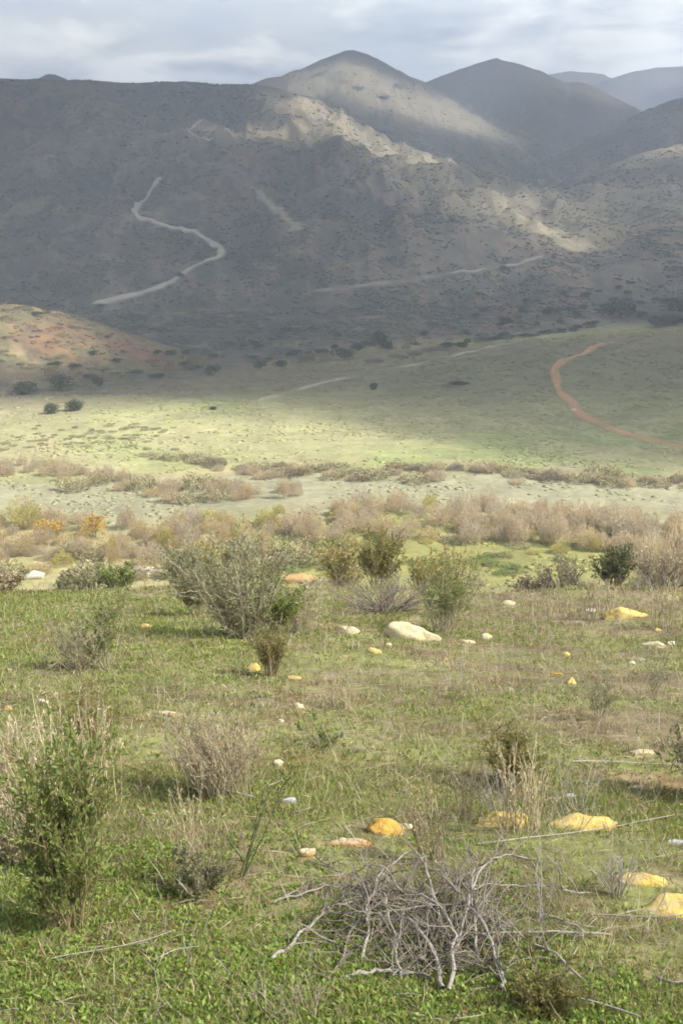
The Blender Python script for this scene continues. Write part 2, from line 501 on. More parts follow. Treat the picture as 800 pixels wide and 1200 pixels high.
# ------------------------------------------------------------------ sun, sky, air, clouds
world = bpy.data.worlds.new('World'); SC.world = world; world.use_nodes = True
nt = world.node_tree; nt.nodes.clear()
wo = nt.nodes.new('ShaderNodeOutputWorld'); bg = nt.nodes.new('ShaderNodeBackground')
sky = nt.nodes.new('ShaderNodeTexSky'); sky.sky_type = 'NISHITA'; sky.sun_disc = False
sky.sun_elevation = SUN_EL; sky.sun_rotation = SUN_AZ; sky.altitude = 300; sky.air_density = 1.0; sky.dust_density = 1.5
tc = nt.nodes.new('ShaderNodeTexCoord')
sep = nt.nodes.new('ShaderNodeSeparateXYZ'); nt.links.new(tc.outputs['Generated'], sep.inputs[0])


def mth(op, a, b=None, clamp=False):
    n = nt.nodes.new('ShaderNodeMath'); n.operation = op; n.use_clamp = clamp
    for k, v in enumerate((a, b)):
        if v is None:
            continue
        if isinstance(v, (int, float)):
            n.inputs[k].default_value = v
        else:
            nt.links.new(v, n.inputs[k])
    return n.outputs[0]


zz = mth('ADD', mth('MAXIMUM', sep.outputs['Z'], 0.0), 0.17)
cmb = nt.nodes.new('ShaderNodeCombineXYZ')
nt.links.new(mth('DIVIDE', sep.outputs['X'], zz), cmb.inputs[0]); nt.links.new(mth('DIVIDE', sep.outputs['Y'], zz), cmb.inputs[1])
cmb.inputs[2].default_value = 7.3
cn = noise(nt, cmb.outputs[0], 0.95, 7, 0.6); cn.inputs['Distortion'].default_value = 0.4
cn2 = noise(nt, cmb.outputs[0], 1.7, 6, 0.6)
cover = mth('ADD', mth('MULTIPLY', cn.outputs['Fac'], 0.75), mth('MULTIPLY', cn2.outputs['Fac'], 0.25))
cr = ramp(nt, [(0.37, (0, 0, 0)), (0.49, (1, 1, 1))]); nt.links.new(cover, cr.inputs[0])
# cloud tone: grey undersides to white tops
tone = ramp(nt, [(0.36, (7.2, 8.1, 9.0)), (0.47, (8.2, 8.9, 9.3)), (0.60, (12.8, 12.9, 12.5))])
cn3 = noise(nt, cmb.outputs[0], 2.1, 8, 0.6); cn3.inputs['Distortion'].default_value = 0.25; nt.links.new(cn3.outputs['Fac'], tone.inputs[0])
mx = nt.nodes.new('ShaderNodeMix'); mx.data_type = 'RGBA'
nt.links.new(cr.outputs[0], mx.inputs[0]); nt.links.new(sky.outputs[0], mx.inputs[6]); nt.links.new(tone.outputs[0], mx.inputs[7])
nt.links.new(mx.outputs[2], bg.inputs['Color']); bg.inputs['Strength'].default_value = 0.085
nt.links.new(bg.outputs[0], wo.inputs['Surface'])

sun = bpy.data.lights.new('sun', 'SUN'); sun.energy = 4.2; sun.angle = math.radians(0.5); sun.color = (1.0, 0.94, 0.82)
so = bpy.data.objects.new('sun', sun); COL.objects.link(so)
from mathutils import Vector
so.rotation_euler = Vector(SUN).to_track_quat('Z', 'Y').to_euler(); so.location = tuple(SUN * 200)


def box_mesh(name, lo, hi):
    v = [(x, y, z) for z in (lo[2], hi[2]) for y in (lo[1], hi[1]) for x in (lo[0], hi[0])]
    f = [(0, 2, 3, 1), (4, 5, 7, 6), (0, 1, 5, 4), (2, 6, 7, 3), (0, 4, 6, 2), (1, 3, 7, 5)]
    return new_mesh(name, v, f)


def vol_mat(name, col, dens, aniso):
    m, nt, out = mat_new(name)
    v = nt.nodes.new('ShaderNodeVolumePrincipled'); v.inputs['Color'].default_value = (*col, 1)
    v.inputs['Density'].default_value = dens; v.inputs['Anisotropy'].default_value = aniso
    nt.links.new(v.outputs[0], out.inputs['Volume'])
    return m


TOP = float(TZ.max()) + 12
link('haze', box_mesh('haze', (-21000, -21000, float(TZ.min()) - 1.5), (21000, 21000, TOP)), vol_mat('haze_air', (0.66, 0.77, 1.0), HAZE, 0.2), kind='stuff')

# broken cloud deck whose shade lies on the hills; gaps let the sun through onto the crests and the valley
CZ = TOP + 350
gx = np.arange(-4200, 7600, 45.0); gy = np.arange(-1100, 6600, 45.0)
GX, GY = np.meshgrid(gx, gy)
zt = np.zeros_like(GX)
SXY = SUN[:2] / SUN[2]
for _ in range(14):                      # where the light that crosses the deck here comes down
    sx = GX - SXY[0] * (CZ - zt); sy = GY - SXY[1] * (CZ - zt)
    zt = zt * 0.5 + 0.5 * ground(sx.ravel(), sy.ravel()).reshape(GX.shape)
sx = GX - SXY[0] * (CZ - zt); sy = GY - SXY[1] * (CZ - zt)


def gap(pix, rad, soft):
    P = np.array([hit(*p) for p in pix])[:, :2]
    d = segdist(sx.ravel(), sy.ravel(), P).reshape(sx.shape) if len(P) > 1 else np.hypot(sx - P[0][0], sy - P[0][1])
    return sstep(rad + soft, max(rad - soft, 0), d + rad * 0.5 * fbm(sx, sy, rad * 1.5 + 40, 3, 140))


edge = np.array([hit(*p) for p in [(-300, 470), (112, 452), (180, 462), (300, 474), (420, 462), (480, 470), (560, 488), (640, 512), (800, 534), (1000, 545)]])
er = np.interp(np.arctan2(sx, sy), np.arctan2(edge[:, 0], edge[:, 1]), np.hypot(edge[:, 0], edge[:, 1]))
srad = np.hypot(sx, sy)
mask = sstep(0.93, 1.06, srad / er + 0.06 * fbm(sx, sy, 90, 3, 150))
mask *= sstep(5600, 4800, srad) * 0.0 + 1.0
for pix, rad, soft in [
    ([(-60, 400), (0, 385), (40, 390), (60, 400)], 65, 60),
    ([(250, 152), (300, 153), (335, 158)], 50, 60),
    ([(370, 95), (420, 95), (470, 115), (515, 128)], 230, 150),
    ([(372, 132), (410, 150), (450, 172), (490, 182)], 120, 60),
    ([(585, 238), (632, 262), (668, 288)], 22, 26),
    ([(603, 229), (618, 238)], 12, 20),
    ([(745, 182), (775, 177), (850, 170)], 65, 60),
    ([(690, 102), (720, 100), (790, 95)], 260, 200),
]:
    mask *= 1 - gap(pix, rad, soft)
# thinner places
mask *= 0.78 + 0.22 * sstep(-0.35, 0.1, fbm(sx, sy, 420, 3, 160))
mask *= 1 - 0.7 * gap([(485, 205), (530, 226), (580, 250)], 120, 90)
mask *= 1 - 0.78 * gap([(650, 290), (720, 260), (800, 240)], 260, 200)
edgef = np.minimum.reduce([sstep(0, 500, GX + 4200), sstep(0, 500, 7500 - GX), sstep(0, 450, 6500 - GY)])
th = 150.0 * mask * edgef
th[th < 2.0] = 0
nb = CZ + 18 * fbm(GX, GY, 260, 4, 170)
inside = th > 0
idx_t = np.full(GX.shape, -1); idx_t[:, :] = np.arange(GX.size).reshape(GX.shape)
top = np.stack([GX, GY, nb + th * 0.6], -1).reshape(-1, 3); bot = np.stack([GX, GY, nb - th * 0.4], -1).reshape(-1, 3)
idx_b = np.where(inside, idx_t + GX.size, idx_t)
cell = (inside[:-1, :-1] | inside[1:, :-1] | inside[:-1, 1:] | inside[1:, 1:])
border = np.zeros_like(cell)
q = lambda I: np.stack([I[:-1, :-1][cell], I[:-1, 1:][cell], I[1:, 1:][cell], I[1:, :-1][cell]], -1)
F = np.concatenate([q(idx_t), q(idx_b)[:, ::-1]])
allv = np.concatenate([top, bot])
used, inv = np.unique(F, return_inverse=True)
F = inv.reshape(-1, 4)
link('clouds', new_mesh('clouds', allv[used], F), vol_mat('cloud_vapour', (1, 1, 1), 3.4 / 150.0, 0.6), kind='stuff', label='broken grey cloud deck over the hills')

# ------------------------------------------------------------------ camera and render settings
cam = bpy.data.cameras.new('camera'); co = bpy.data.objects.new('camera', cam); COL.objects.link(co)
co.location = tuple(CAM); co.rotation_euler = (math.pi / 2 - PITCH, 0, 0)
cam.sensor_fit = 'VERTICAL'; cam.angle_y = 2 * math.atan(600 / FPX); cam.clip_start = 0.05; cam.clip_end = 80000
SC.camera = co
SC.view_settings.view_transform = 'Standard'; SC.view_settings.look = 'None'; SC.view_settings.gamma = 1
SC.view_settings.use_curve_mapping = False
SC.view_settings.exposure = EXPO
cy = SC.cycles
SC.render.engine = 'CYCLES'
cy.max_bounces = 6; cy.diffuse_bounces = 3; cy.glossy_bounces = 2; cy.transmission_bounces = 4; cy.volume_bounces = 1; cy.transparent_max_bounces = 48
cy.use_denoising = True; cy.denoiser = 'OPENIMAGEDENOISE'
cy.use_adaptive_sampling = True; cy.adaptive_threshold = 0.02
cy.sample_clamp_indirect = 4
cy.pixel_filter_type = 'BLACKMAN_HARRIS'; cy.filter_width = 1.7
SC.render.film_transparent = False


# ------------------------------------------------------------------ plant building blocks
def unit(v):
    return v / (np.linalg.norm(v, axis=-1, keepdims=True) + 1e-9)


def tubes(P, R, sides=4):
    """P (n,k,3) centre lines, R (n,k) radii -> verts, quads"""
    n, k, _ = P.shape
    T = unit(np.gradient(P, axis=1))
    ref = np.where(np.abs(T[..., 2:3]) > 0.8, np.array([1.0, 0.2, 0]), np.array([0, 0.1, 1.0]))
    U = unit(np.cross(T, ref)); V = np.cross(T, U)
    a = np.arange(sides) * 2 * math.pi / sides
    ring = U[:, :, None] * np.cos(a)[None, None, :, None] + V[:, :, None] * np.sin(a)[None, None, :, None]
    verts = (P[:, :, None] + ring * R[:, :, None, None]).reshape(-1, 3)
    i, j, s = np.meshgrid(np.arange(n), np.arange(k - 1), np.arange(sides), indexing='ij')
    b = (i * k + j) * sides; s2 = (s + 1) % sides
    F = np.stack([b + s, b + s2, b + sides + s2, b + sides + s], -1).reshape(-1, 4)
    return verts, F


def blades(C, D, L, W, bend=None, r=None):
    """leaf quads: root C, direction D, length L, width W"""
    r = r or rng
    n = len(C)
    S = unit(np.cross(D, unit(r.normal(size=(n, 3)))))
    N = np.cross(S, D)
    L = np.broadcast_to(L, (n,))[:, None]; W = np.broadcast_to(W, (n,))[:, None]
    b = 0.12 if bend is None else bend
    mid = C + D * L * .5 + N * L * b
    V = np.stack([C, mid + S * W * .5, C + D * L, mid - S * W * .5], 1).reshape(-1, 3)
    F = np.arange(n * 4).reshape(-1, 4)
    return V, F


class Acc:
    def __init__(self):
        self.v = []; self.f = []; self.n = 0

    def add(self, vf):
        v, f = vf
        self.v.append(v); self.f.append(f + self.n); self.n += len(v)
        return self

    def mesh(self, name, smooth=False):
        return new_mesh(name, np.concatenate(self.v), np.concatenate(self.f), smooth=smooth)


def grow(r, base, d0, L, k, jit, up=0.0):
    """wandering shoots: base (n,3), d0 (n,3), L (n,)"""
    n = len(base)
    P = np.zeros((n, k, 3)); P[:, 0] = base
    d = unit(d0)
    for i in range(1, k):
        d = unit(d + r.normal(size=(n, 3)) * jit + np.array([0, 0, up]))
        P[:, i] = P[:, i - 1] + d * (L / (k - 1))[:, None]
    return P


def shoots(r, P, m, L, spread, up, k=4, jit=0.18, tmin=0.25, tmax=1.0):
    """m side shoots out of the lines P"""
    n, kk, _ = P.shape
    pi = r.integers(0, n, m); t = r.uniform(tmin, tmax, m) * (kk - 1)
    i = np.minimum(t.astype(int), kk - 2); f = (t - i)[:, None]
    b = P[pi, i] * (1 - f) + P[pi, i + 1] * f
    tg = unit(P[pi, i + 1] - P[pi, i])
    d = unit(tg + spread * unit(r.normal(size=(m, 3))) + np.array([0, 0, up]))
    return grow(r, b, d, L * r.uniform(0.5, 1.2, m), k, jit, up * 0.15)


def along(r, P, m, tmin=0.2, tmax=1.0):
    n, kk, _ = P.shape
    pi = r.integers(0, n, m); t = r.uniform(tmin, tmax, m) * (kk - 1)
    i = np.minimum(t.astype(int), kk - 2); f = (t - i)[:, None]
    return P[pi, i] * (1 - f) + P[pi, i + 1] * f, unit(P[pi, i + 1] - P[pi, i])


def shrub_meshes(r, H, W, stems=14, tw1=90, tw2=260, leaves=3000, leaf=(0.03, 0.012), rad=0.012, fan=0.9, up=0.12, low=0.25, leafspread=1.1, dpt=None):
    """a many-stemmed shrub of height H and width W: (woody mesh, leaf mesh)"""
    a = r.uniform(0, 2 * math.pi, stems); q = np.sqrt(r.uniform(0, 1, stems))
    base = np.stack([np.cos(a) * q * W * .12, np.sin(a) * q * W * .12, np.full(stems, -0.05 * H)], -1)
    lean = q * fan * W / H * 0.62
    d = np.stack([np.cos(a) * lean, np.sin(a) * lean, np.ones(stems)], -1)
    L = H * r.uniform(0.62, 1.0, stems) * np.sqrt(1 + lean ** 2) * 0.92
    S = grow(r, base, d, L, 7, 0.10, up * 0.3)
    w = Acc()
    w.add(tubes(S, rad * r.uniform(.6, 1.2, stems)[:, None] * np.linspace(1, .3, 7)[None], 5))
    t1 = shoots(r, S, tw1, H * .36, 0.75, up, 5, 0.16, low)
    w.add(tubes(t1, rad * .42 * np.linspace(1, .35, 5)[None].repeat(tw1, 0), 4))
    src = t1
    if tw2:
        t2 = shoots(r, t1, tw2, H * .17, 0.85, up, 4, 0.2, 0.2)
        w.add(tubes(t2, rad * .22 * np.linspace(1, .4, 4)[None].repeat(tw2, 0), 3))
    wm = w.mesh('branches')
    lm = None
    if leaves:
        l = Acc()
        parts = [(t1, .4), (t2, .6)] if tw2 else [(t1, 1.0)]
        for src, fr in parts:
            m = int(leaves * fr)
            c, t = along(r, src, m, 0.1)
            dd = unit(t + leafspread * unit(r.normal(size=(m, 3))) + np.array([0, 0, .25]))
            l.add(blades(c, dd, leaf[0] * r.uniform(.6, 1.3, m), leaf[1] * r.uniform(.7, 1.3, m), r=r))
        lm = l.mesh('foliage')
    return wm, lm


def place_plant(name, px, py, wpx, hpx, label, cat, wood, leafm, seed, group=None, dmin=1.5, dist=None, **kw):
    """a shrub whose foot stands on the ground at the given spot and which measures wpx x hpx there"""
    p = hit(px, py, dmin) if dist is None else None
    if p is None:
        q = at_dist(px, py, dist); p = np.array([q[0], q[1], ground(q[0], q[1])[0]])
    s = mpp(p)
    H, W = hpx * s * 1.03, wpx * s
    r = np.random.default_rng(seed)
    e = bpy.data.objects.new(name, None); COL.objects.link(e); e.location = tuple(p)
    tag(e, label, cat, group)
    wm, lm = shrub_meshes(r, H, W, **kw)
    link('branches', wm, wood, e)
    if lm:
        link('foliage', lm, leafm, e)
    return e, p, H, W


M_TWIG = leaf_mat('grey_twigs', [(0.27, 0.23, 0.155), (0.36, 0.315, 0.22), (0.20, 0.17, 0.115)], 0, 0.8)
M_TWIGB = leaf_mat('brown_twigs', [(0.22, 0.165, 0.085), (0.30, 0.235, 0.13), (0.17, 0.125, 0.07)], 0, 0.8)
M_DEAD = leaf_mat('bleached_wood', [(0.25, 0.23, 0.21), (0.36, 0.335, 0.31), (0.18, 0.165, 0.15)], 0, 0.75)
M_DEADD = leaf_mat('dark_dead_twigs', [(0.11, 0.09, 0.075), (0.17, 0.145, 0.12), (0.23, 0.20, 0.175)], 0, 0.8)
L_SAGE = leaf_mat('sage_leaves', [(0.24, 0.25, 0.13), (0.30, 0.295, 0.175), (0.18, 0.20, 0.09), (0.34, 0.305, 0.20)], 0.4)
L_GREEN = leaf_mat('green_leaves', [(0.20, 0.255, 0.07), (0.25, 0.30, 0.09), (0.155, 0.20, 0.055), (0.30, 0.325, 0.12)], 0.42)
L_DKGREEN = leaf_mat('dark_leaves', [(0.11, 0.13, 0.06), (0.15, 0.17, 0.08), (0.08, 0.095, 0.045)], 0.2)
L_OLIVE = leaf_mat('olive_leaves', [(0.20, 0.19, 0.065), (0.26, 0.235, 0.08), (0.15, 0.145, 0.05)], 0.42)
L_YELLOW = leaf_mat('yellow_leaves', [(0.38, 0.31, 0.10), (0.44, 0.37, 0.15), (0.33, 0.29, 0.09), (0.29, 0.29, 0.09)], 0.3)
L_GOLD = leaf_mat('golden_leaves', [(0.46, 0.29, 0.05), (0.52, 0.36, 0.08), (0.40, 0.26, 0.05)], 0.3)
L_STRAW = leaf_mat('straw', [(0.46, 0.39, 0.24), (0.56, 0.49, 0.33), (0.36, 0.29, 0.17), (0.50, 0.44, 0.31)], 0.2, 0.7)
L_DRY = leaf_mat('dry_leaves', [(0.33, 0.27, 0.165), (0.41, 0.34, 0.22), (0.26, 0.215, 0.13), (0.30, 0.275, 0.155)], 0.2, 0.75)
L_RUST = leaf_mat('rust_leaves', [(0.26, 0.12, 0.04), (0.32, 0.17, 0.06), (0.2, 0.12, 0.05)], 0.2, 0.75)

# ------------------------------------------------------------------ shrubs of the near slope
place_plant('shrub', 286, 748, 84, 118, 'large grey-green twiggy shrub in the middle of the slope, tallest of the near shrubs', 'shrub', M_TWIG, L_SAGE, 1,
            stems=24, tw1=220, tw2=750, leaves=7500, leaf=(0.075, 0.022), rad=0.016, fan=1.3, up=0.16, low=0.04)
place_plant('shrub', 318, 746, 62, 62, 'dense green bush against the right foot of the large grey-green shrub', 'shrub', M_TWIG, L_GREEN, 2,
            stems=18, tw1=130, tw2=420, leaves=7500, leaf=(0.065, 0.026), rad=0.012, fan=1.1)
place_plant('shrub', 232, 722, 52, 64, 'small green bush against the left foot of the large grey-green shrub', 'shrub', M_TWIG, L_SAGE, 3,
            stems=14, tw1=110, tw2=320, leaves=5000, leaf=(0.065, 0.026), rad=0.012, fan=1.1)
place_plant('shrub', 318, 792, 36, 56, 'small upright rusty-olive broom-like bush beside a yellow stone, below the large grey-green shrub', 'shrub', M_TWIGB, L_OLIVE, 4,
            stems=34, tw1=160, tw2=300, leaves=2600, leaf=(0.04, 0.011), rad=0.008, fan=0.8, up=0.35)
place_plant('shrub', 88, 784, 78, 50, 'low grey leafless bush on the left green slope', 'shrub', M_TWIG, L_DRY, 5,
            stems=30, tw1=190, tw2=600, leaves=1300, leaf=(0.035, 0.012), rad=0.01, fan=1.2)
place_plant('shrub', 126, 782, 56, 86, 'thin green upright bush beside the low grey leafless bush', 'shrub', M_TWIG, L_GREEN, 6,
            stems=13, tw1=70, tw2=220, leaves=2300, leaf=(0.045, 0.016), rad=0.01, fan=0.9, up=0.3)
place_plant('shrub', 84, 1086, 125, 235, 'tall bright green bush at the left with straw stalks around it', 'shrub', M_TWIGB, L_GREEN, 7,
            stems=26, tw1=150, tw2=420, leaves=9000, leaf=(0.034, 0.0095), rad=0.005, fan=0.75, up=0.6, low=0.1, leafspread=.8)
place_plant('shrub', 108, 910, 80, 105, 'olive wispy bush behind the tall bright green bush', 'shrub', M_TWIGB, L_OLIVE, 27,
            stems=20, tw1=120, tw2=360, leaves=2600, leaf=(0.03, 0.009), rad=0.006, fan=1.0, up=0.3)
place_plant('shrub', 252, 932, 100, 88, 'rounded dry straw-grey bush with a dark base on the left centre slope', 'shrub', M_TWIG, L_DRY, 8,
            stems=70, tw1=340, tw2=800, leaves=2600, leaf=(0.03, 0.007), rad=0.006, fan=1.2, up=0.28)
place_plant('shrub', 516, 742, 50, 88, 'green upright bush just behind the largest pale boulder', 'shrub', M_TWIG, L_GREEN, 9,
            stems=16, tw1=100, tw2=340, leaves=4200, leaf=(0.055, 0.017), rad=0.014, fan=0.85, up=0.3)
place_plant('shrub', 532, 738, 22, 112, 'slender tall olive shoots rising behind the largest pale boulder', 'shrub', M_TWIGB, L_OLIVE, 29,
            stems=9, tw1=60, tw2=150, leaves=1600, leaf=(0.06, 0.016), rad=0.012, fan=0.6, up=0.4)
place_plant('shrub', 592, 922, 66, 68, 'dark olive bush with a rusty middle behind the two long yellow rocks', 'shrub', M_TWIGB, L_OLIVE, 10,
            stems=22, tw1=140, tw2=420, leaves=3600, leaf=(0.03, 0.01), rad=0.007, fan=1.15, up=0.15)
place_plant('shrub', 599, 914, 26, 42, 'small rusty brown tuft in front of the dark olive bush', 'shrub', M_TWIGB, L_RUST, 11,
            stems=16, tw1=60, tw2=160, leaves=900, leaf=(0.028, 0.01), rad=0.005, fan=0.9, up=0.25)
place_plant('shrub', 822, 935, 60, 105, 'dark twiggy bush at the right edge casting a shade on the grass', 'shrub', M_TWIG, L_DKGREEN, 12,
            stems=22, tw1=140, tw2=420, leaves=3200, leaf=(0.035, 0.012), rad=0.008, fan=1.1, up=0.15)
place_plant('shrub', 376, 874, 46, 18, 'low dark green leafy tuft in the centre of the slope', 'shrub', M_TWIG, L_GREEN, 13,
            stems=26, tw1=70, tw2=160, leaves=1500, leaf=(0.03, 0.009), rad=0.004, fan=1.3)
place_plant('shrub', 24, 1010, 70, 70, 'grey and tan low bush at the left edge behind the tall green bush', 'shrub', M_TWIG, L_DRY, 14,
            stems=34, tw1=160, tw2=420, leaves=1500, leaf=(0.025, 0.008), rad=0.006, fan=1.2, up=0.2)
place_plant('shrub', 232, 1048, 66, 46, 'low mixed green and straw bush left of the dead branch pile', 'shrub', M_TWIG, L_SAGE, 15,
            stems=30, tw1=110, tw2=240, leaves=3400, leaf=(0.022, 0.007), rad=0.004, fan=1.1, up=0.3)
place_plant('shrub', 700, 842, 40, 50, 'thin grey-green weed standing alone on the right slope', 'shrub', M_TWIG, L_SAGE, 16,
            stems=12, tw1=40, tw2=120, leaves=900, leaf=(0.03, 0.009), rad=0.005, fan=0.9, up=0.3)
place_plant('shrub', 768, 820, 30, 80, 'thin dark stalky weed near the right edge above the pale flat stone', 'shrub', M_TWIG, L_DKGREEN, 17,
            stems=8, tw1=40, tw2=90, leaves=500, leaf=(0.03, 0.009), rad=0.006, fan=0.8, up=0.3)
place_plant('shrub', 640, 1176, 84, 40, 'low olive weedy bush right of the dead branch pile', 'shrub', M_TWIG, L_OLIVE, 18,
            stems=34, tw1=150, tw2=420, leaves=4000, leaf=(0.02, 0.006), rad=0.003, fan=1.3, up=0.2)
place_plant('shrub', 722, 1050, 40, 60, 'thin grey bush of bare twigs beside the lower yellow rocks', 'shrub', M_DEAD, None, 19,
            stems=14, tw1=50, tw2=120, leaves=0, rad=0.004, fan=1.0, up=0.2)
place_plant('shrub', 588, 960, 60, 75, 'pale bare twig bush between the two long yellow rocks and the olive bush', 'shrub', M_DEAD, None, 20,
            stems=12, tw1=60, tw2=160, leaves=0, rad=0.004, fan=1.1, up=0.2)
place_plant('shrub', 452, 716, 88, 40, 'low brown-grey mound of dead twigs left of the upright green bush', 'shrub', M_DEADD, L_DRY, 21,
            stems=90, tw1=300, tw2=900, leaves=700, leaf=(0.05, 0.014), rad=0.012, fan=1.5, up=-0.05)
place_plant('shrub', 353, 742, 48, 62, 'feathery tan dry weeds right of the large grey-green shrub', 'shrub', M_TWIG, L_STRAW, 22,
            stems=40, tw1=120, tw2=260, leaves=900, leaf=(0.06, 0.012), rad=0.006, fan=1.0, up=0.35)

# bushes rising from just beyond the brow
BR = 36.0
for a in [
    ('shrub', 443, 702, 44, 78, 'upright yellow-green bush on the brow, left of the dead twig mound', M_TWIGB, L_OLIVE, 31, 33),
    ('shrub', 403, 702, 48, 84, 'pale yellow feathery bush on the brow, left of the upright yellow-green bush', M_TWIG, L_YELLOW, 32, 36),
    ('shrub', 500, 700, 50, 60, 'golden-yellow bush on the brow behind the upright green bush', M_TWIGB, L_YELLOW, 33, 36),
    ('shrub', 212, 690, 44, 56, 'dark grey-green bush on the brow beside a long cream stone', M_TWIG, L_SAGE, 34, 34),
    ('shrub', 138, 680, 44, 34, 'fresh bright green bush on the brow left of a long cream stone', M_TWIG, L_GREEN, 35, 34),
    ('shrub', 248, 690, 50, 70, 'yellow-green loose bush on the brow behind the large grey-green shrub', M_TWIG, L_YELLOW, 36, 36),
    ('shrub', 4, 700, 50, 22, 'low tan-grey bush on the brow at the left edge', M_TWIG, L_DRY, 37, 33),
    ('shrub', 92, 692, 60, 24, 'low pale green bush on the brow between the two cream stones', M_TWIG, L_SAGE, 38, 35),
    ('shrub', 660, 712, 70, 38, 'low dark grey twig bush on the brow left of the dark leafy little tree', M_DEADD, L_DRY, 39, 33),
    ('shrub', 770, 716, 84, 48, 'dark grey-brown twig bush on the brow behind the yellow domed rock', M_DEADD, L_DRY, 40, 34),
    ('shrub', 716, 712, 34, 54, 'dark leafy little tree-like bush on the brow near the yellow domed rock', M_TWIGB, L_DKGREEN, 41, 33),
    ('shrub', 620, 706, 60, 22, 'low straw-grey bush on the brow at the edge of the bright meadow', M_TWIG, L_DRY, 42, 34),
]:
    nm, px, py, w, h, lab, wood, lf, sd, dist = a
    w *= .92; h *= .84
    place_plant(nm, px, py, w, h, lab, 'shrub', wood, lf, sd, dist=dist, stems=26, tw1=170, tw2=480,
                leaves=3600 if wood is not M_DEADD else 900, leaf=(0.12, 0.045), rad=0.022, fan=1.1, up=0.25)


# ------------------------------------------------------------------ rocks
from mathutils import noise as mnoise


def ico(sub):
    import bmesh
    bm = bmesh.new(); bmesh.ops.create_icosphere(bm, subdivisions=sub, radius=1.0)
    bm.verts.ensure_lookup_table()
    v = np.array([x.co[:] for x in bm.verts]); f = np.array([[w.index for w in p.verts] for p in bm.faces]); bm.free()
    return v, f


ICO4 = ico(4); ICO3 = ico(3); ICO1 = ico(1)


def rock_mat(name, base, lichen, amount, low=None):
    m, nt, out = mat_new(name)
    tcn = nt.nodes.new('ShaderNodeTexCoord'); P = tcn.outputs['Object']
    n1 = noise(nt, P, 7.0, 8, 0.7); n2 = noise(nt, P, 26, 6, 0.7); n3 = noise(nt, P, 70, 4, 0.65)
    r1 = ramp(nt, [(0.5 - 0.45 * (amount - 0.5) - 0.09, (0, 0, 0)), (0.5 - 0.45 * (amount - 0.5) + 0.09, (1, 1, 1))])
    ad = nt.nodes.new('ShaderNodeMath'); ad.operation = 'MULTIPLY_ADD'; ad.inputs[1].default_value = 0.4
    nt.links.new(n2.outputs['Fac'], ad.inputs[0])
    s = nt.nodes.new('ShaderNodeMath'); s.operation = 'MULTIPLY'; s.inputs[1].default_value = 0.6
    nt.links.new(n1.outputs['Fac'], s.inputs[0]); nt.links.new(s.outputs[0], ad.inputs[2])
    nt.links.new(ad.outputs[0], r1.inputs[0])
    rb = ramp(nt, [(0.35, tuple(c * 0.62 for c in base)), (0.65, base)]); nt.links.new(n3.outputs['Fac'], rb.inputs[0])
    rl = ramp(nt, [(0.35, tuple(c * k for c, k in zip(lichen, (0.7, 0.6, 0.6)))), (0.65, lichen)]); nt.links.new(n2.outputs['Fac'], rl.inputs[0])
    mx = nt.nodes.new('ShaderNodeMix'); mx.data_type = 'RGBA'
    nt.links.new(r1.outputs[0], mx.inputs[0]); nt.links.new(rb.outputs[0], mx.inputs[6]); nt.links.new(rl.outputs[0], mx.inputs[7])
    col = mx.outputs[2]
    if low is not None:     # orange-brown band of the stone towards the soil
        sp = nt.nodes.new('ShaderNodeSeparateXYZ'); nt.links.new(P, sp.inputs[0])
        q = nt.nodes.new('ShaderNodeMapRange'); q.inputs['From Min'].default_value = low[1]; q.inputs['From Max'].default_value = low[1] * 0.2
        nt.links.new(sp.outputs['Z'], q.inputs[0])
        m2 = nt.nodes.new('ShaderNodeMix'); m2.data_type = 'RGBA'; nt.links.new(q.outputs[0], m2.inputs[0])
        nt.links.new(col, m2.inputs[6]); m2.inputs[7].default_value = (*low[0], 1); col = m2.outputs[2]
    b = nt.nodes.new('ShaderNodeBump'); b.inputs['Strength'].default_value = 0.8; b.inputs['Distance'].default_value = 0.02
    nt.links.new(n2.outputs['Fac'], b.inputs['Height'])
    d = nt.nodes.new('ShaderNodeBsdfPrincipled'); d.inputs['Roughness'].default_value = 0.9; d.inputs['Specular IOR Level'].default_value = 0.2
    nt.links.new(col, d.inputs['Base Color']); nt.links.new(b.outputs[0], d.inputs['Normal']); nt.links.new(d.outputs[0], out.inputs[0])
    return m


CREAM = (0.52, 0.455, 0.32); YEL = (0.53, 0.415, 0.12); ORG = (0.50, 0.325, 0.07)
R_CREAM = rock_mat('cream_stone', CREAM, YEL, 0.3)
R_MIX = rock_mat('cream_yellow_stone', CREAM, YEL, 0.62)
R_MIXP = rock_mat('pale_lichened_stone', (0.55, 0.49, 0.36), YEL, 0.36)
R_YEL = rock_mat('yellow_stone', (0.50, 0.43, 0.26), YEL, 0.62)
R_ORG = rock_mat('orange_stone', (0.55, 0.38, 0.12), ORG, 0.7)
R_WHITE = rock_mat('white_stone', (0.56, 0.53, 0.45), CREAM, 0.3)
R_CAP = rock_mat('cream_stone_orange_foot', (0.55, 0.50, 0.37), CREAM, 0.4, low=((0.33, 0.17, 0.04), 0.05))
R_GREY = rock_mat('grey_stone', (0.46, 0.47, 0.48), (0.36, 0.36, 0.36), 0.4)
R_TAN = rock_mat('tan_stone', (0.42, 0.28, 0.15), (0.48, 0.30, 0.12), 0.5)


STONES = []


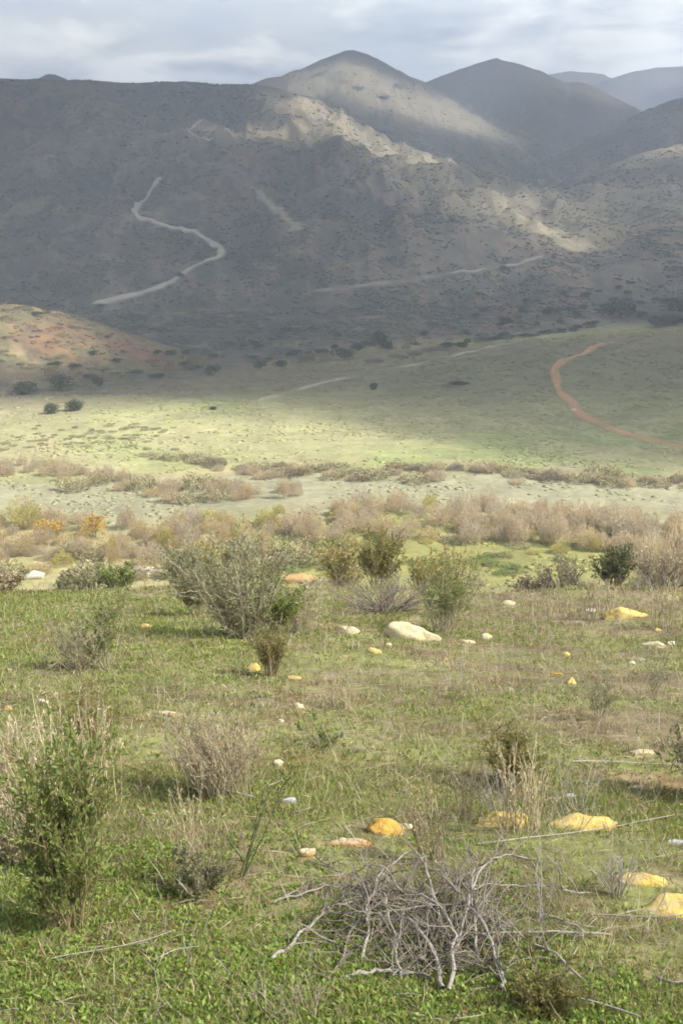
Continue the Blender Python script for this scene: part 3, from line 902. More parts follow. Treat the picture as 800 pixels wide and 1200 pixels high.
def rock(px, py, wpx, hpx, mat, label, seed, peak=0.0, round_=0.6, cat='rock', name='rock', yaw=None, group=None):
    p0 = hit(px, py); s = mpp(p0); w = wpx * s
    th = math.asin(max(0.05, (CAM[2] - p0[2]) / np.linalg.norm(CAM - p0)))
    dp = min(0.65 * w, 1.1 * hpx * s)
    h = max((hpx * s - 0.45 * dp * math.sin(th)) / math.cos(th), 0.22 * hpx * s)
    h *= 0.82
    r = np.random.default_rng(seed)
    v, f = ICO4 if wpx > 24 else ICO3
    v = v.copy()
    # knock flat faces off the blob, then roughen it
    for _ in range(17):
        n = unit(r.normal(size=3)); c = r.uniform(0.5 + 0.2 * round_, 0.92)
        d = v @ n - c
        v -= np.where(d > 0, d * 0.97, 0)[:, None] * n[None]
    nz = np.array([mnoise.fractal(Vector(x * 1.7 + seed * 3.1), 0.9, 2.1, 4) for x in v])
    nz2 = np.array([mnoise.fractal(Vector(x * 5.0 + seed * 1.7), 0.8, 2.1, 4) for x in v])
    v *= (1 + 0.16 * nz + 0.045 * nz2)[:, None]
    v /= np.abs(v).max(0)[None]
    v[:, 0] += peak * np.maximum(v[:, 2], 0)
    v[:, 0] -= (v[:, 0].max() + v[:, 0].min()) / 2
    v = v * np.array([w * 1.08 / np.ptp(v[:, 0]), dp / 1.8, h / 1.08])
    v[:, 2] += h * 0.12       # sunk into the soil
    p = p0.copy(); dirv = (p0 - CAM)[:2]; dirv /= np.linalg.norm(dirv)
    p[:2] += dirv * dp * 0.32; p[2] = ground(p[0], p[1])[0] - 0.004
    STONES.append((p[0], p[1], w * .5, dp * .55))
    me = new_mesh(name, v, None, tris=f, smooth=True)
    o = link(name, me, mat, label=label, cat=cat, group=group, loc=tuple(p))
    sl = math.atan(0.3)
    o.rotation_euler = (-sl * 0.7, 0, r.uniform(-0.12, 0.12) if yaw is None else yaw)
    return o


ROCKS = [
    (483, 750, 64, 27, R_MIXP, 'largest pale boulder, cream with a yellow right flank, in front of the upright green bush', -.42, .3, 'boulder'),
    (733, 725, 50, 19, R_YEL, 'yellow domed boulder on the brow at the right', .1, .9, 'boulder'),
    (407, 743, 28, 15, R_CREAM, 'cream rounded rock left of the largest pale boulder', 0, .7, 'rock'),
    (162, 674, 42, 15, R_WHITE, 'long cream stone on the brow at the left, beside a dark bush', -.2, .5, 'rock'),
    (40, 679, 24, 13, R_WHITE, 'cream stone on the brow near the left edge', .3, .5, 'rock'),
    (691, 717, 14, 7, R_WHITE, 'small white stone just left of the yellow domed boulder', 0, .6, 'rock'),
    (594, 709, 18, 8, R_CREAM, 'pale stone alone on the brow right of the slender olive shoots', 0, .6, 'rock'),
    (569, 749, 14, 9, R_CREAM, 'small cream stone right of the largest pale boulder', 0, .6, 'rock'),
    (546, 753, 20, 5, R_CREAM, 'thin flat cream stone beside the tip of the largest pale boulder', 0, .6, 'rock'),
    (438, 766, 18, 10, R_MIX, 'cream-orange stone below the largest pale boulder', 0, .5, 'rock'),
    (455, 757, 8, 5, R_CREAM, 'tiny pale stone between the largest boulder and the cream-orange stone', 0, .5, 'rock'),
    (297, 786, 16, 12, R_MIX, 'yellow-white stone at the foot of the broom-like bush', 0, .5, 'rock'),
    (170, 738, 14, 10, R_YEL, 'yellow stone on the left green slope beside the thin upright bush', 0, .6, 'rock'),
    (345, 796, 18, 6, R_YEL, 'flat yellow stone right of the broom-like bush', 0, .6, 'rock'),
    (668, 802, 13, 10, R_YEL, 'bright yellow stone on the right slope, lower of a pair', 0, .6, 'rock'),
    (662, 769, 10, 7, R_YEL, 'small yellow stone on the right slope, upper of a pair', 0, .6, 'rock'),
    (652, 791, 16, 5, R_ORG, 'low orange stone beside the bright yellow stone', 0, .6, 'rock'),
    (764, 760, 28, 14, R_CREAM, 'knobbly cream rock near the right edge below the yellow domed boulder', -.3, .3, 'rock'),
    (786, 756, 10, 6, R_WHITE, 'small white stone right of the knobbly cream rock', 0, .5, 'rock'),
    (770, 740, 9, 5, R_YEL, 'small yellow stone just above the knobbly cream rock', 0, .5, 'rock'),
    (740, 778, 8, 5, R_WHITE, 'tiny white stone below the knobbly cream rock, left one of two', 0, .5, 'rock'),
    (751, 775, 7, 5, R_WHITE, 'tiny white stone below the knobbly cream rock, right one of two', 0, .5, 'rock'),
    (198, 838, 30, 7, R_CREAM, 'flat cream stone in the grass left of the rounded dry bush', 0, .5, 'rock'),
    (350, 830, 12, 9, R_CREAM, 'small cream stone above the low dark green tuft', 0, .5, 'rock'),
    (247, 876, 46, 10, R_TAN, 'flat tan-orange stone showing through the rounded dry bush', 0, .6, 'rock'),
    (329, 846, 8, 5, R_WHITE, 'tiny white stone above the rounded dry bush', 0, .5, 'rock'),
    (752, 884, 30, 8, R_CREAM, 'flat cream stone beside the shade of the dark bush at the right edge', .1, .5, 'rock'),
    (326, 899, 12, 11, R_CREAM, 'small cream stone right of the rounded dry bush', 0, .5, 'rock'),
    (339, 942, 17, 9, R_GREY, 'small blue-grey stone below and right of the rounded dry bush', 0, .4, 'rock'),
    (451, 979, 42, 25, R_ORG, 'upright orange-yellow rock behind the dead branch pile', .0, 1.2, 'rock'),
    (474, 972, 18, 11, R_CREAM, 'small pale stone touching the upright orange-yellow rock', 0, .4, 'rock'),
    (586, 970, 62, 24, R_YEL, 'long yellow rock half hidden by bare twigs, left of its twin', .1, .7, 'rock'),
    (680, 972, 80, 22, R_YEL, 'longest yellow rock with a whitish right end', .15, .8, 'rock'),
    (749, 1038, 60, 21, R_YEL, 'yellow mound-shaped rock at the lower right', -.1, .8, 'rock'),
    (784, 1072, 78, 32, R_MIX, 'cream and yellow rock at the lower right edge, lowest of the rocks', .1, .6, 'rock'),
    (409, 992, 52, 14, R_CAP, 'flat cream-topped rock with a orange-brown foot behind the dead branch pile', .1, .5, 'rock'),
    (359, 1005, 20, 17, R_CAP, 'small white-capped stone with a orange-brown foot left of the flat cream-topped rock', 0, .5, 'rock'),
    (747, 925, 38, 6, R_CREAM, 'thin flat pale stone in the shade of the dark bush at the right', 0, .5, 'rock'),
    (668, 934, 18, 6, R_GREY, 'small grey stone behind the longest yellow rock', 0, .5, 'rock'),
    (597, 809, 10, 6, R_WHITE, 'small white stone alone in the grass above the dark olive bush', 0, .5, 'rock'),
    (48, 822, 9, 5, R_WHITE, 'small white stone in the grass near the left edge', 0, .5, 'rock'),
    (792, 990, 20, 8, R_GREY, 'small grey-green stone at the right edge above the yellow mound-shaped rock', 0, .5, 'rock'),
    (350, 684, 44, 14, R_TAN, 'broad orange-tan stone on the brow right of the large grey-green shrub', 0, .8, 'rock'),
    (10, 832, 10, 7, R_TAN, 'small brown stone at the left edge', 0, .5, 'rock'),
    (238, 915, 7, 5, R_WHITE, 'tiny white stone at the foot of the rounded dry bush', 0, .5, 'rock'),
    (305, 1118, 6, 4, R_WHITE, 'tiny white stone left of the dead branch pile', 0, .5, 'rock'),
    (672, 483, 9, 5, R_WHITE, 'pale rock beside the orange dirt track in the valley', 0, .5, 'rock'),
]
for n, (px, py, w, h, m, lab, pk, rd, cat) in enumerate(ROCKS):
    rock(px, py, w, h, m, lab, 500 + n, pk, rd, cat, cat)

# ------------------------------------------------------------------ dead branch pile and fallen sticks
rb = np.random.default_rng(77)
bp = hit(520, 1118); bs = mpp(bp)
pile = bpy.data.objects.new('dead_shrub', None); COL.objects.link(pile); pile.location = tuple(bp)
tag(pile, 'tangled heap of bleached dead branches lying on the grass', 'dead shrub')


def pl(px, py, up):
    """point of the heap: over the ground seen at (px, py), raised by up metres"""
    p = hit(px, py); p[2] += up
    return p - bp


def curve_through(pts, k=12):
    pts = np.array(pts); t = np.linspace(0, len(pts) - 1, k)
    out = np.zeros((k, 3))
    for i, tt in enumerate(t):
        a = min(int(tt), len(pts) - 2); f = tt - a
        p0 = pts[max(a - 1, 0)]; p1 = pts[a]; p2 = pts[a + 1]; p3 = pts[min(a + 2, len(pts) - 1)]
        out[i] = 0.5 * ((2 * p1) + (-p0 + p2) * f + (2 * p0 - 5 * p1 + 4 * p2 - p3) * f * f + (-p0 + 3 * p1 - 3 * p2 + p3) * f ** 3)
    return out


BR_ = [  # px, py on the ground below, height above it (m); thickness
    ([(518, 1165, .02), (512, 1135, .06), (500, 1120, .12), (478, 1100, .14), (440, 1095, .10), (400, 1092, .04)], .013),
    ([(527, 1165, .02), (530, 1130, .12), (524, 1110, .20), (500, 1090, .24), (470, 1080, .22)], .011),
    ([(320, 1128, .02), (345, 1112, .05), (372, 1090, .10), (395, 1080, .13), (430, 1075, .14), (470, 1078, .12)], .011),
    ([(398, 1150, .02), (440, 1144, .03), (480, 1146, .03), (506, 1150, .02)], .013),
    ([(585, 1165, .02), (588, 1150, .05), (575, 1125, .12), (560, 1100, .16), (530, 1075, .22), (510, 1050, .24)], .010),
    ([(424, 1128, .02), (432, 1110, .12), (428, 1095, .18), (440, 1070, .24), (448, 1050, .25)], .009),
    ([(470, 1150, .02), (462, 1125, .10), (455, 1100, .18), (448, 1080, .22), (440, 1060, .2)], .008),
    ([(600, 1108, .06), (560, 1090, .12), (520, 1085, .16), (470, 1090, .16), (410, 1095, .10)], .007),
    ([(690, 1160, .02), (650, 1130, .06), (610, 1110, .09), (570, 1080, .14), (530, 1050, .18), (500, 1030, .16)], .0065),
    ([(715, 1102, .03), (670, 1100, .05), (600, 1104, .07), (540, 1108, .08), (505, 1112, .07)], .0055),
    ([(690, 1050, .03), (640, 1050, .07), (600, 1052, .10), (560, 1056, .14), (520, 1064, .16), (470, 1062, .14)], .005),
    ([(520, 1100, .05), (505, 1070, .18), (495, 1045, .24), (480, 1030, .24), (455, 1040, .18), (440, 1060, .08)], .008),
    ([(535, 1120, .04), (545, 1090, .18), (560, 1060, .26), (585, 1040, .26), (620, 1035, .2)], .008),
    ([(560, 1130, .02), (556, 1100, .14), (550, 1080, .22), (556, 1050, .28)], .008),
    ([(380, 1160, .01), (395, 1140, .03), (402, 1120, .04), (388, 1100, .03)], .006),
    ([(320, 1060, .02), (360, 1052, .05), (400, 1050, .08), (450, 1056, .12), (500, 1070, .14)], .007),
    ([(440, 1160, .01), (470, 1142, .03), (500, 1128, .05), (520, 1118, .04)], .006),
    ([(360, 1010, .02), (400, 1030, .06), (440, 1050, .10), (480, 1080, .14)], .006),
]
M_PILE = leaf_mat('grey_branch_bark', [(0.17, 0.155, 0.14), (0.27, 0.25, 0.225), (0.13, 0.115, 0.10)], 0, 0.8)
lines = []
for n, (pts, th) in enumerate(BR_):
    C = curve_through([pl(a_, b_, u_ * .72) for a_, b_, u_ in pts], 16) + rb.normal(size=(16, 3)) * 0.005
    lines.append(C)
    me = Acc().add(tubes(C[None], (th * .78 * np.linspace(1.1, .45, 16))[None], 7)).mesh('branch', True)
    link('branch', me, M_PILE, pile)
LP = np.stack(lines)
tw = Acc()
t1 = shoots(rb, LP, 330, 0.24, 0.9, 0.0, 6, 0.22, 0.05); t1[..., 2] = np.maximum(t1[..., 2], -0.3)
tw.add(tubes(t1, 0.0036 * rb.uniform(.7, 1.6, 330)[:, None] * np.linspace(1, .4, 6)[None], 5))
t2 = shoots(rb, t1, 600, 0.13, 0.9, 0.0, 4, 0.25, 0.1)
tw.add(tubes(t2, 0.0018 * np.linspace(1, .5, 4)[None].repeat(600, 0), 4))
link('twigs', tw.mesh('twigs'), M_DEADD, pile)
# fine dark brush inside the heap
c0 = np.array([pl(rb.uniform(450, 590), rb.uniform(1050, 1150), 0.0) for _ in range(330)])
dd = unit(rb.normal(size=(330, 3)) * np.array([1, 1, .35]) + np.array([0, 0, .75]))
fb = grow(rb, c0, dd, rb.uniform(.14, .30, 330), 6, .2, -0.08)
link('brush', Acc().add(tubes(fb, 0.0028 * np.linspace(1, .4, 6)[None].repeat(330, 0), 4)).mesh('brush'), M_DEADD, pile)

STICKS = [
    ([(560, 992), (640, 985), (720, 975), (790, 960)], .0036, 'long grey fallen stick behind the yellow mound-shaped rock', M_DEAD),
    ([(690, 1076), (740, 1080), (798, 1078)], .005, 'dark stick lying in front of the cream and yellow rock', M_DEADD),
    ([(232, 925), (262, 931), (300, 940)], .010, 'bleached stick at the foot of the rounded dry bush', M_DEAD),
    ([(-10, 968), (10, 970), (40, 966)], .010, 'pale weathered stick at the left edge, upper of three', M_DEAD),
    ([(-10, 985), (20, 984), (46, 990)], .008, 'pale weathered stick at the left edge, middle of three', M_DEAD),
    ([(-5, 1000), (18, 994), (30, 976)], .006, 'pale weathered stick at the left edge, lowest of three', M_DEAD),
    ([(60, 1128), (120, 1120), (205, 1095)], .0022, 'thin pale stalk lying across the grass below the tall green bush', M_DEAD),
    ([(180, 1130), (205, 1120), (235, 1116)], .0026, 'short pale stick left of the dead branch pile', M_DEAD),
    ([(670, 895), (730, 897), (800, 899)], .006, 'pale stick lying in the shade of the dark bush at the right edge', M_DEAD),
    ([(640, 1168), (690, 1182), (750, 1202)], .005, 'pale stick running to the bottom edge right of the dead branch pile', M_DEAD),
    ([(765, 1150), (790, 1158), (815, 1154)], .007, 'grey stick in the grass at the lower right edge', M_DEADD),
    ([(765, 790), (785, 800), (810, 812)], .008, 'pale stick at the right edge below the tiny white stones', M_DEAD),
]
for pts, th, lab, mt in STICKS:
    P = []
    for (a, b) in pts:
        q = hit(a, b); q[2] += th * 1.2 + 0.012; P.append(q)
    P = np.array(P); o0 = P.mean(0)
    C = curve_through(P - o0, 14) + rb.normal(size=(14, 3)) * th * 0.5
    C += (np.sin(np.linspace(0, math.pi * rb.uniform(.8, 2.2), 14)) * rb.uniform(.02, .05) * np.linalg.norm(P[-1] - P[0]))[:, None] * np.array([0.2, 1, 0.0])
    C[:, 2] = ground(C[:, 0] + o0[0], C[:, 1] + o0[1]) - o0[2] + th + 0.015 + 0.02 * rb.uniform(0, 1) * np.linspace(0, 1, 14)
    link('stick', Acc().add(tubes(C[None], (th * np.linspace(1, .55, 14))[None], 6)).mesh('stick', True), mt, label=lab, cat='stick', loc=tuple(o0))

# tall single stalks
def stalks(px, py, wpx, hpx, n, label, mt, seed, lean=0.25, rad=0.004, heads=True, name='dry_weed', cat='weed', leanx=0.0):
    p = hit(px, py); s = mpp(p); r = np.random.default_rng(seed)
    H = hpx * s; W = wpx * s
    b = np.stack([r.uniform(-.5, .5, n) * W * .6, r.uniform(-.5, .5, n) * W * .4, np.zeros(n)], -1)
    b[:, 2] = ground(p[0] + b[:, 0], p[1] + b[:, 1]) - p[2] - .01
    d = np.stack([r.normal(0, lean, n) + leanx, r.normal(0, lean, n), np.ones(n)], -1)
    S = grow(r, b, d, H * r.uniform(.55, 1.08, n), 7, .06, .02)
    e = bpy.data.objects.new(name, None); COL.objects.link(e); e.location = tuple(p); tag(e, label, cat)
    a = Acc().add(tubes(S, rad * np.linspace(1, .5, 7)[None].repeat(n, 0), 4))
    t = shoots(r, S, n * 4, H * .16, .5, .25, 4, .12, .4)
    a.add(tubes(t, rad * .55 * np.linspace(1, .5, 4)[None].repeat(n * 4, 0), 3))
    if heads:
        c, tt = along(r, t, n * 22, .3)
        dd = unit(tt + .6 * unit(r.normal(size=(n * 22, 3))))
        a.add(blades(c, dd, H * .03 * r.uniform(.6, 1.4, n * 22), rad * 2.4, r=r))
    link('stalks', a.mesh('stalks'), mt, e)
    return e


stalks(100, 950, 130, 150, 44, 'tall straw stalks behind the tall bright green bush at the left', L_STRAW, 201, .2)
stalks(20, 960, 60, 130, 40, 'straw-coloured dead weeds at the left edge', L_STRAW, 202, .22)
stalks(60, 1010, 60, 190, 24, 'thin leaning straw stalks left of the tall green bush', L_STRAW, 203, .25)
stalks(548, 962, 40, 85, 20, 'tan dry weeds standing left of the long yellow rock', L_DRY, 204, .12, .0025)
stalks(610, 975, 80, 110, 34, 'pale dry stalks in front of the two long yellow rocks', L_STRAW, 205, .22)
stalks(268, 935, 90, 105, 50, 'silvery dry grass stalks rising out of the rounded dry bush', L_STRAW, 206, .3, .0018)
stalks(225, 1030, 90, 130, 26, 'thin tan stalks in the low bush left of the dead branch pile', L_STRAW, 207, .12, .0016)
stalks(282, 1030, 10, 120, 5, 'single dark green wand of a weed left of the dead branch pile', L_DKGREEN, 208, .08, .004, leanx=.26)
stalks(290, 1010, 10, 66, 4, 'short dark wand leaning left beside the single green wand', L_DKGREEN, 209, .05, .003, leanx=-.6)
stalks(634, 1080, 10, 105, 3, 'single white bleached stalk right of the dead branch pile', M_DEAD, 210, .05, .0035, False)
stalks(505, 1010, 60, 90, 26, 'tan dry weeds behind the dead branch pile', L_DRY, 211, .25)
stalks(672, 950, 60, 70, 16, 'grey branching dead weed above the longest yellow rock', M_DEAD, 212, .4, .0025, False)
stalks(700, 726, 50, 48, 26, 'pale dry stalks on the brow in front of the dark leafy little bush', L_STRAW, 213, .12, .012)
stalks(775, 736, 50, 55, 26, 'pale dry stalks on the brow right of the yellow domed boulder', L_STRAW, 214, .12, .012)
stalks(640, 722, 80, 22, 30, 'short pale dry stalks along the brow at the right', L_STRAW, 215, .2, .012)
stalks(345, 740, 40, 50, 22, 'pinkish dry stalks right of the large grey-green shrub', L_STRAW, 216, .12, .008)
stalks(330, 1190, 150, 60, 60, 'grey dried-out weed at the bottom edge left of centre', M_TWIG, 217, .5, .0012)
stalks(640, 1075, 90, 60, 24, 'short dry weeds right of the dead branch pile', L_DRY, 218, .3, .0018)
stalks(400, 830, 60, 34, 60, 'patch of tan dry grass in the centre of the slope', L_STRAW, 219, .3, .003)


# ------------------------------------------------------------------ grass and herbs of the near slope
rg = np.random.default_rng(5)
M_GRASS = cover_mat('grass_blades', trans=0.4, rough=0.6)
M_GRASSD = M_GRASS


def greenness(x, y):
    n = fbm(x, y, 2.4, 3, 201) + 0.6 * fbm(x, y, 7.0, 2, 202)
    R = np.hypot(x, y)
    g = 0.10 + 0.9 * n - 0.035 * x * sstep(5, 12, y)
    g = g + 0.45 * sstep(4.2, 3.2, R)                              # fresh herbs at our feet
    g = g - 0.35 * np.exp(-((x - 2.0) / 3.2) ** 2 - ((y - 13.5) / 3.0) ** 2)    # worn brownish patch
    g = g + 0.25 * np.exp(-((x + 4.0) / 3.5) ** 2 - ((y - 18) / 6.0) ** 2)
    return g


PATCH_BARE = [(480, 790, 60), (655, 800, 46), (600, 905, 40), (365, 790, 40), (420, 1010, 80), (100, 715, 40), (560, 760, 50)]
PB = [(hit(a, b), w) for a, b, w in PATCH_BARE]


def bare(x, y):
    w = np.zeros_like(x)
    for p, wp in PB:
        s = wp * mpp(p)
        w = np.maximum(w, np.exp(-((x - p[0]) / s) ** 2 - ((y - p[1]) / (s * 1.1)) ** 2))
    for sx_, sy_, sw_, sd_ in STONES:
        w = np.maximum(w, 1.35 * (((x - sx_) / (sw_ * 1.05)) ** 2 + ((y - sy_ + .15 * sd_) / (sd_ * 1.7)) ** 2 < 1))
    return w


def scatter(n, r0, r1, pw, az=31):
    """points on the slope, thinning out with distance"""
    u = rg.uniform(0, 1, n)
    e = 2 - pw
    R = (r0 ** e + u * (r1 ** e - r0 ** e)) ** (1 / e) if abs(e) > 1e-6 else r0 * (r1 / r0) ** u
    a = np.radians(rg.uniform(-az, az, n))
    return R * np.sin(a), R * np.cos(a), R


GC_GREEN = np.array([[0.205, 0.245, 0.062], [0.25, 0.285, 0.082], [0.17, 0.205, 0.055], [0.29, 0.30, 0.11]])
GC_DRY = np.array([[0.37, 0.305, 0.18], [0.46, 0.39, 0.25], [0.28, 0.22, 0.125], [0.40, 0.36, 0.24]])
GC_OLIVE = np.array([[0.25, 0.24, 0.10], [0.29, 0.25, 0.12], [0.20, 0.20, 0.08], [0.31, 0.28, 0.145]])


def tint(n, g, dryp):
    k = rg.integers(0, 4, n)
    c = GC_GREEN[k].copy()
    t = rg.uniform(0, 1, n)
    ol = t < np.clip(0.45 - g, 0.08, 0.85); c[ol] = GC_OLIVE[k[ol]]
    t = rg.uniform(0, 1, n)
    dr = t < dryp; c[dr] = GC_DRY[k[dr]]
    return c * rg.uniform(.75, 1.25, (n, 1)), dr


def sward(name, n, r0, r1, pw, L, W, per, label, flat=0.5, dry=0.24, tall=1.0):
    tx, ty, tr = scatter(n // per, r0, r1, pw)
    g = greenness(tx, ty); b = bare(tx, ty)
    keep = rg.uniform(0, 1, len(tx)) < np.clip(0.5 + 0.8 * g, 0.15, 1) * (1 - 0.75 * b)
    tx, ty, tr, g = tx[keep], ty[keep], tr[keep], g[keep]
    m = len(tx)
    sc = (1 + tr / 9.0) * rg.uniform(.6, 1.35, m)
    x = np.repeat(tx, per); y = np.repeat(ty, per); s = np.repeat(sc, per); gg = np.repeat(g, per)
    N = len(x)
    sp = 0.018 * s
    x = x + rg.normal(size=N) * sp; y = y + rg.normal(size=N) * sp
    z = ground(x, y) - 0.004
    dp = np.clip(dry - 0.35 * gg + 0.25 * np.maximum(fbm(x, y, 1.7, 2, 207), 0), 0.03, 0.8)
    col, dr = tint(N, gg, dp)
    d = rg.normal(size=(N, 3)) * flat; d[:, 2] = 1.0
    d[dr] += rg.normal(size=(dr.sum(), 3)) * np.array([.5, .5, .1])
    d = unit(d)
    ll = L * s * rg.uniform(.5, 1.3, N) * np.where(dr, 1.25, 1.0) * tall
    ww = W * s * rg.uniform(.7, 1.3, N) * np.where(dr, .7, 1)
    V, F = blades(np.stack([x, y, z], -1), d, ll, ww, 0.18, rg)
    link(name, new_mesh(name, V, F, np.repeat(col, 4, 0)), M_GRASS, kind='stuff', label=label)


sward('grass', 230000, 1.6, 7.0, 1.3, 0.030, 0.0028, 6, 'short green and straw grass on the near slope', 0.75)
sward('grass', 230000, 5.5, 36.0, 1.4, 0.030, 0.0060, 5, 'short grass on the slope down to the brow', 0.7)


def herbs(n, r0, r1, label):
    """low leafy rosettes"""
    tx, ty, tr = scatter(n, r0, r1, 1.3)
    g = greenness(tx, ty) + 0.3 * fbm(tx, ty, 0.6, 2, 209)
    k = rg.uniform(0, 1, n) < np.clip(0.25 + 1.2 * g, 0.05, 1) * (1 - .8 * bare(tx, ty)); tx, ty, tr, g = tx[k], ty[k], tr[k], g[k]
    per = 9
    x = np.repeat(tx, per); y = np.repeat(ty, per); s = np.repeat(rg.uniform(.6, 1.4, len(tx)) * (1 + tr / 11), per); N = len(x)
    a = rg.uniform(0, 2 * math.pi, N)
    q = rg.uniform(0, .02, N) * s
    d = unit(np.stack([np.cos(a), np.sin(a), rg.uniform(.1, 1.0, N)], -1))
    px, py = x + np.cos(a) * q, y + np.sin(a) * q
    z = ground(px, py) + rg.uniform(0.0, .012, N) * s
    V, F = blades(np.stack([px, py, z], -1), d, .0145 * s * rg.uniform(.6, 1.3, N), .0085 * s * rg.uniform(.7, 1.2, N), 0.10, rg)
    c = np.array([[0.18, 0.275, 0.05], [0.22, 0.315, 0.065], [0.15, 0.22, 0.045], [0.26, 0.32, 0.09]])[rg.integers(0, 4, N)] * rg.uniform(.8, 1.2, (N, 1))
    rd = rg.uniform(0, 1, N) < 0.05; c[rd] = np.array([0.2, 0.10, 0.05])
    link('herbs', new_mesh('herbs', V, F, np.repeat(c, 4, 0)), M_GRASS, kind='stuff', label=label)


herbs(17000, 1.7, 5.2, 'low leafy green herbs on the near slope')
herbs(9000, 4.5, 26.0, 'leafy green herbs scattered down the slope')

# dead straw lying about and thin upright dry stems
tx, ty, tr = scatter(44000, 1.8, 34, 1.5)
kk = rg.uniform(0, 1, len(tx)) < np.clip(0.5 - 0.6 * greenness(tx, ty), .08, 1); tx, ty, tr = tx[kk], ty[kk], tr[kk]
N = len(tx); s = (1 + tr / 10)
a = rg.uniform(0, 2 * math.pi, N); up = np.where(rg.uniform(0, 1, N) < .45, rg.uniform(1.0, 3, N), rg.uniform(.0, .25, N))
d = unit(np.stack([np.cos(a), np.sin(a) - 0.0, up - 0.3 * np.sin(a)], -1))
V, F = blades(np.stack([tx, ty, ground(tx, ty) + .008], -1), d, .15 * s * rg.uniform(.4, 1.3, N), .0030 * s * rg.uniform(.7, 1.3, N), 0.08, rg)
c = np.array([[0.34, 0.30, 0.24], [0.44, 0.38, 0.26], [0.24, 0.19, 0.13], [0.40, 0.37, 0.33]])[rg.integers(0, 4, N)]
x2, y2, r2 = scatter(12000, 2.4, 20, 1.4)
kk = rg.uniform(0, 1, len(x2)) < sstep(0.0, 0.35, fbm(x2, y2, 1.3, 3, 271) - 0.3 * greenness(x2, y2)) * (1 - bare(x2, y2).clip(0, 1)); x2, y2, r2 = x2[kk], y2[kk], r2[kk]
N2 = len(x2); d2 = rg.normal(size=(N2, 3)) * .33; d2[:, 2] = 1
V2, F2 = blades(np.stack([x2, y2, ground(x2, y2) - .01], -1), unit(d2), (.13 + .006 * r2) * rg.uniform(.5, 1.5, N2), .0032 * (1 + r2 / 10) * rg.uniform(.7, 1.3, N2), 0.1, rg)
c2 = np.array([[0.42, 0.35, 0.22], [0.50, 0.43, 0.29], [0.33, 0.25, 0.14], [0.38, 0.30, 0.20]])[rg.integers(0, 4, N2)]
V = np.concatenate([V, V2]); F = np.concatenate([F, F2 + 4 * N]); c = np.concatenate([c, c2])
link('dry_grass', new_mesh('dry_grass', V, F, np.repeat(c, 4, 0)), M_GRASS, kind='stuff', label='dead straw strewn over the slope')

# sparse coarse growth on the steep bank and the flats below
tx, ty, tr = scatter(60000, 30.5, 95, 1.0, 27)
N = len(tx)
t1_ = np.clip(0.35 + fbm(tx, ty, 25, 3, 231), .1, 1)
kk = rg.uniform(0, 1, N) < t1_; tx, ty, tr = tx[kk], ty[kk], tr[kk]; N = len(tx)
per = 4
x = np.repeat(tx, per) + rg.normal(size=N * per) * .25; y = np.repeat(ty, per) + rg.normal(size=N * per) * .25; z = ground(x, y)
cb = cover_colour(x, y, z) * rg.uniform(.95, 1.45, (N * per, 1)) * np.array([1.02, 1.0, .9])
d = rg.normal(size=(N * per, 3)) * .6; d[:, 2] = 1
s = np.repeat(tr, per)
V, F = blades(np.stack([x, y, z - .02], -1), unit(d), (.12 + s * .0014) * rg.uniform(.5, 1.4, N * per), (.05 + s * .0012) * rg.uniform(.6, 1.2, N * per), .15, rg)
link('grass', new_mesh('grass', V, F, np.repeat(cb, 4, 0)), M_GRASS, kind='stuff', label='rough grass on the bank and the river flats')


# ------------------------------------------------------------------ willows, bushes and trees of the valley
def thicket_mesh(r, H, W, n, l, w, droop=0.0, fill=0.55):
    """feathery many-stemmed bush made of upright sprays, foot at the origin"""
    a = r.uniform(0, 2 * math.pi, n); q = np.sqrt(r.uniform(0, 1, n)) * W / 2
    lump = 0.78 + 0.22 * np.cos(a * r.integers(2, 5) + r.uniform(0, 6))
    hmax = H * np.sqrt(np.clip(1 - (q / (W / 2)) ** 2 * .8, 0.03, 1)) * lump
    z = hmax * r.uniform(0, 1, n) ** fill
    C = np.stack([np.cos(a) * q * (0.65 + .35 * z / H), np.sin(a) * q * (0.65 + .35 * z / H), z * .93], -1)
    d = np.stack([np.cos(a) * q / W * 1.3, np.sin(a) * q / W * 1.3, np.full(n, 1.0 - droop)], -1) + r.normal(size=(n, 3)) * .45
    return blades(C, unit(d), l * r.uniform(.5, 1.3, n), w * r.uniform(.6, 1.3, n), .12, r)


def clump_mesh(r, H, W, n, size, lobes=9, lift=0.1, tight=False):
    """leafy crown: leaf tufts through several uneven lobes"""
    c = np.stack([r.normal(0, .22, lobes) * W, r.normal(0, .22, lobes) * W, r.uniform(.28 + lift, .72, lobes) * H], -1)
    rad = r.uniform(.16, .3, lobes)
    if tight:
        c[:, :2] *= .55; c[:, 2] = r.uniform(.3, .6, lobes) * H; rad = r.uniform(.28, .38, lobes)
    k = r.integers(0, lobes, n)
    v = unit(r.normal(size=(n, 3))) * (r.uniform(.45, 1.05, n) ** .5)[:, None]
    C = c[k] + v * rad[k][:, None] * np.array([W, W, H])
    C[:, 2] = np.clip(C[:, 2], .02 * H, H)
    d = unit(v + .8 * r.normal(size=(n, 3)))
    return blades(C, d, size * r.uniform(.6, 1.4, n), size * .6 * r.uniform(.6, 1.4, n), .2, r)


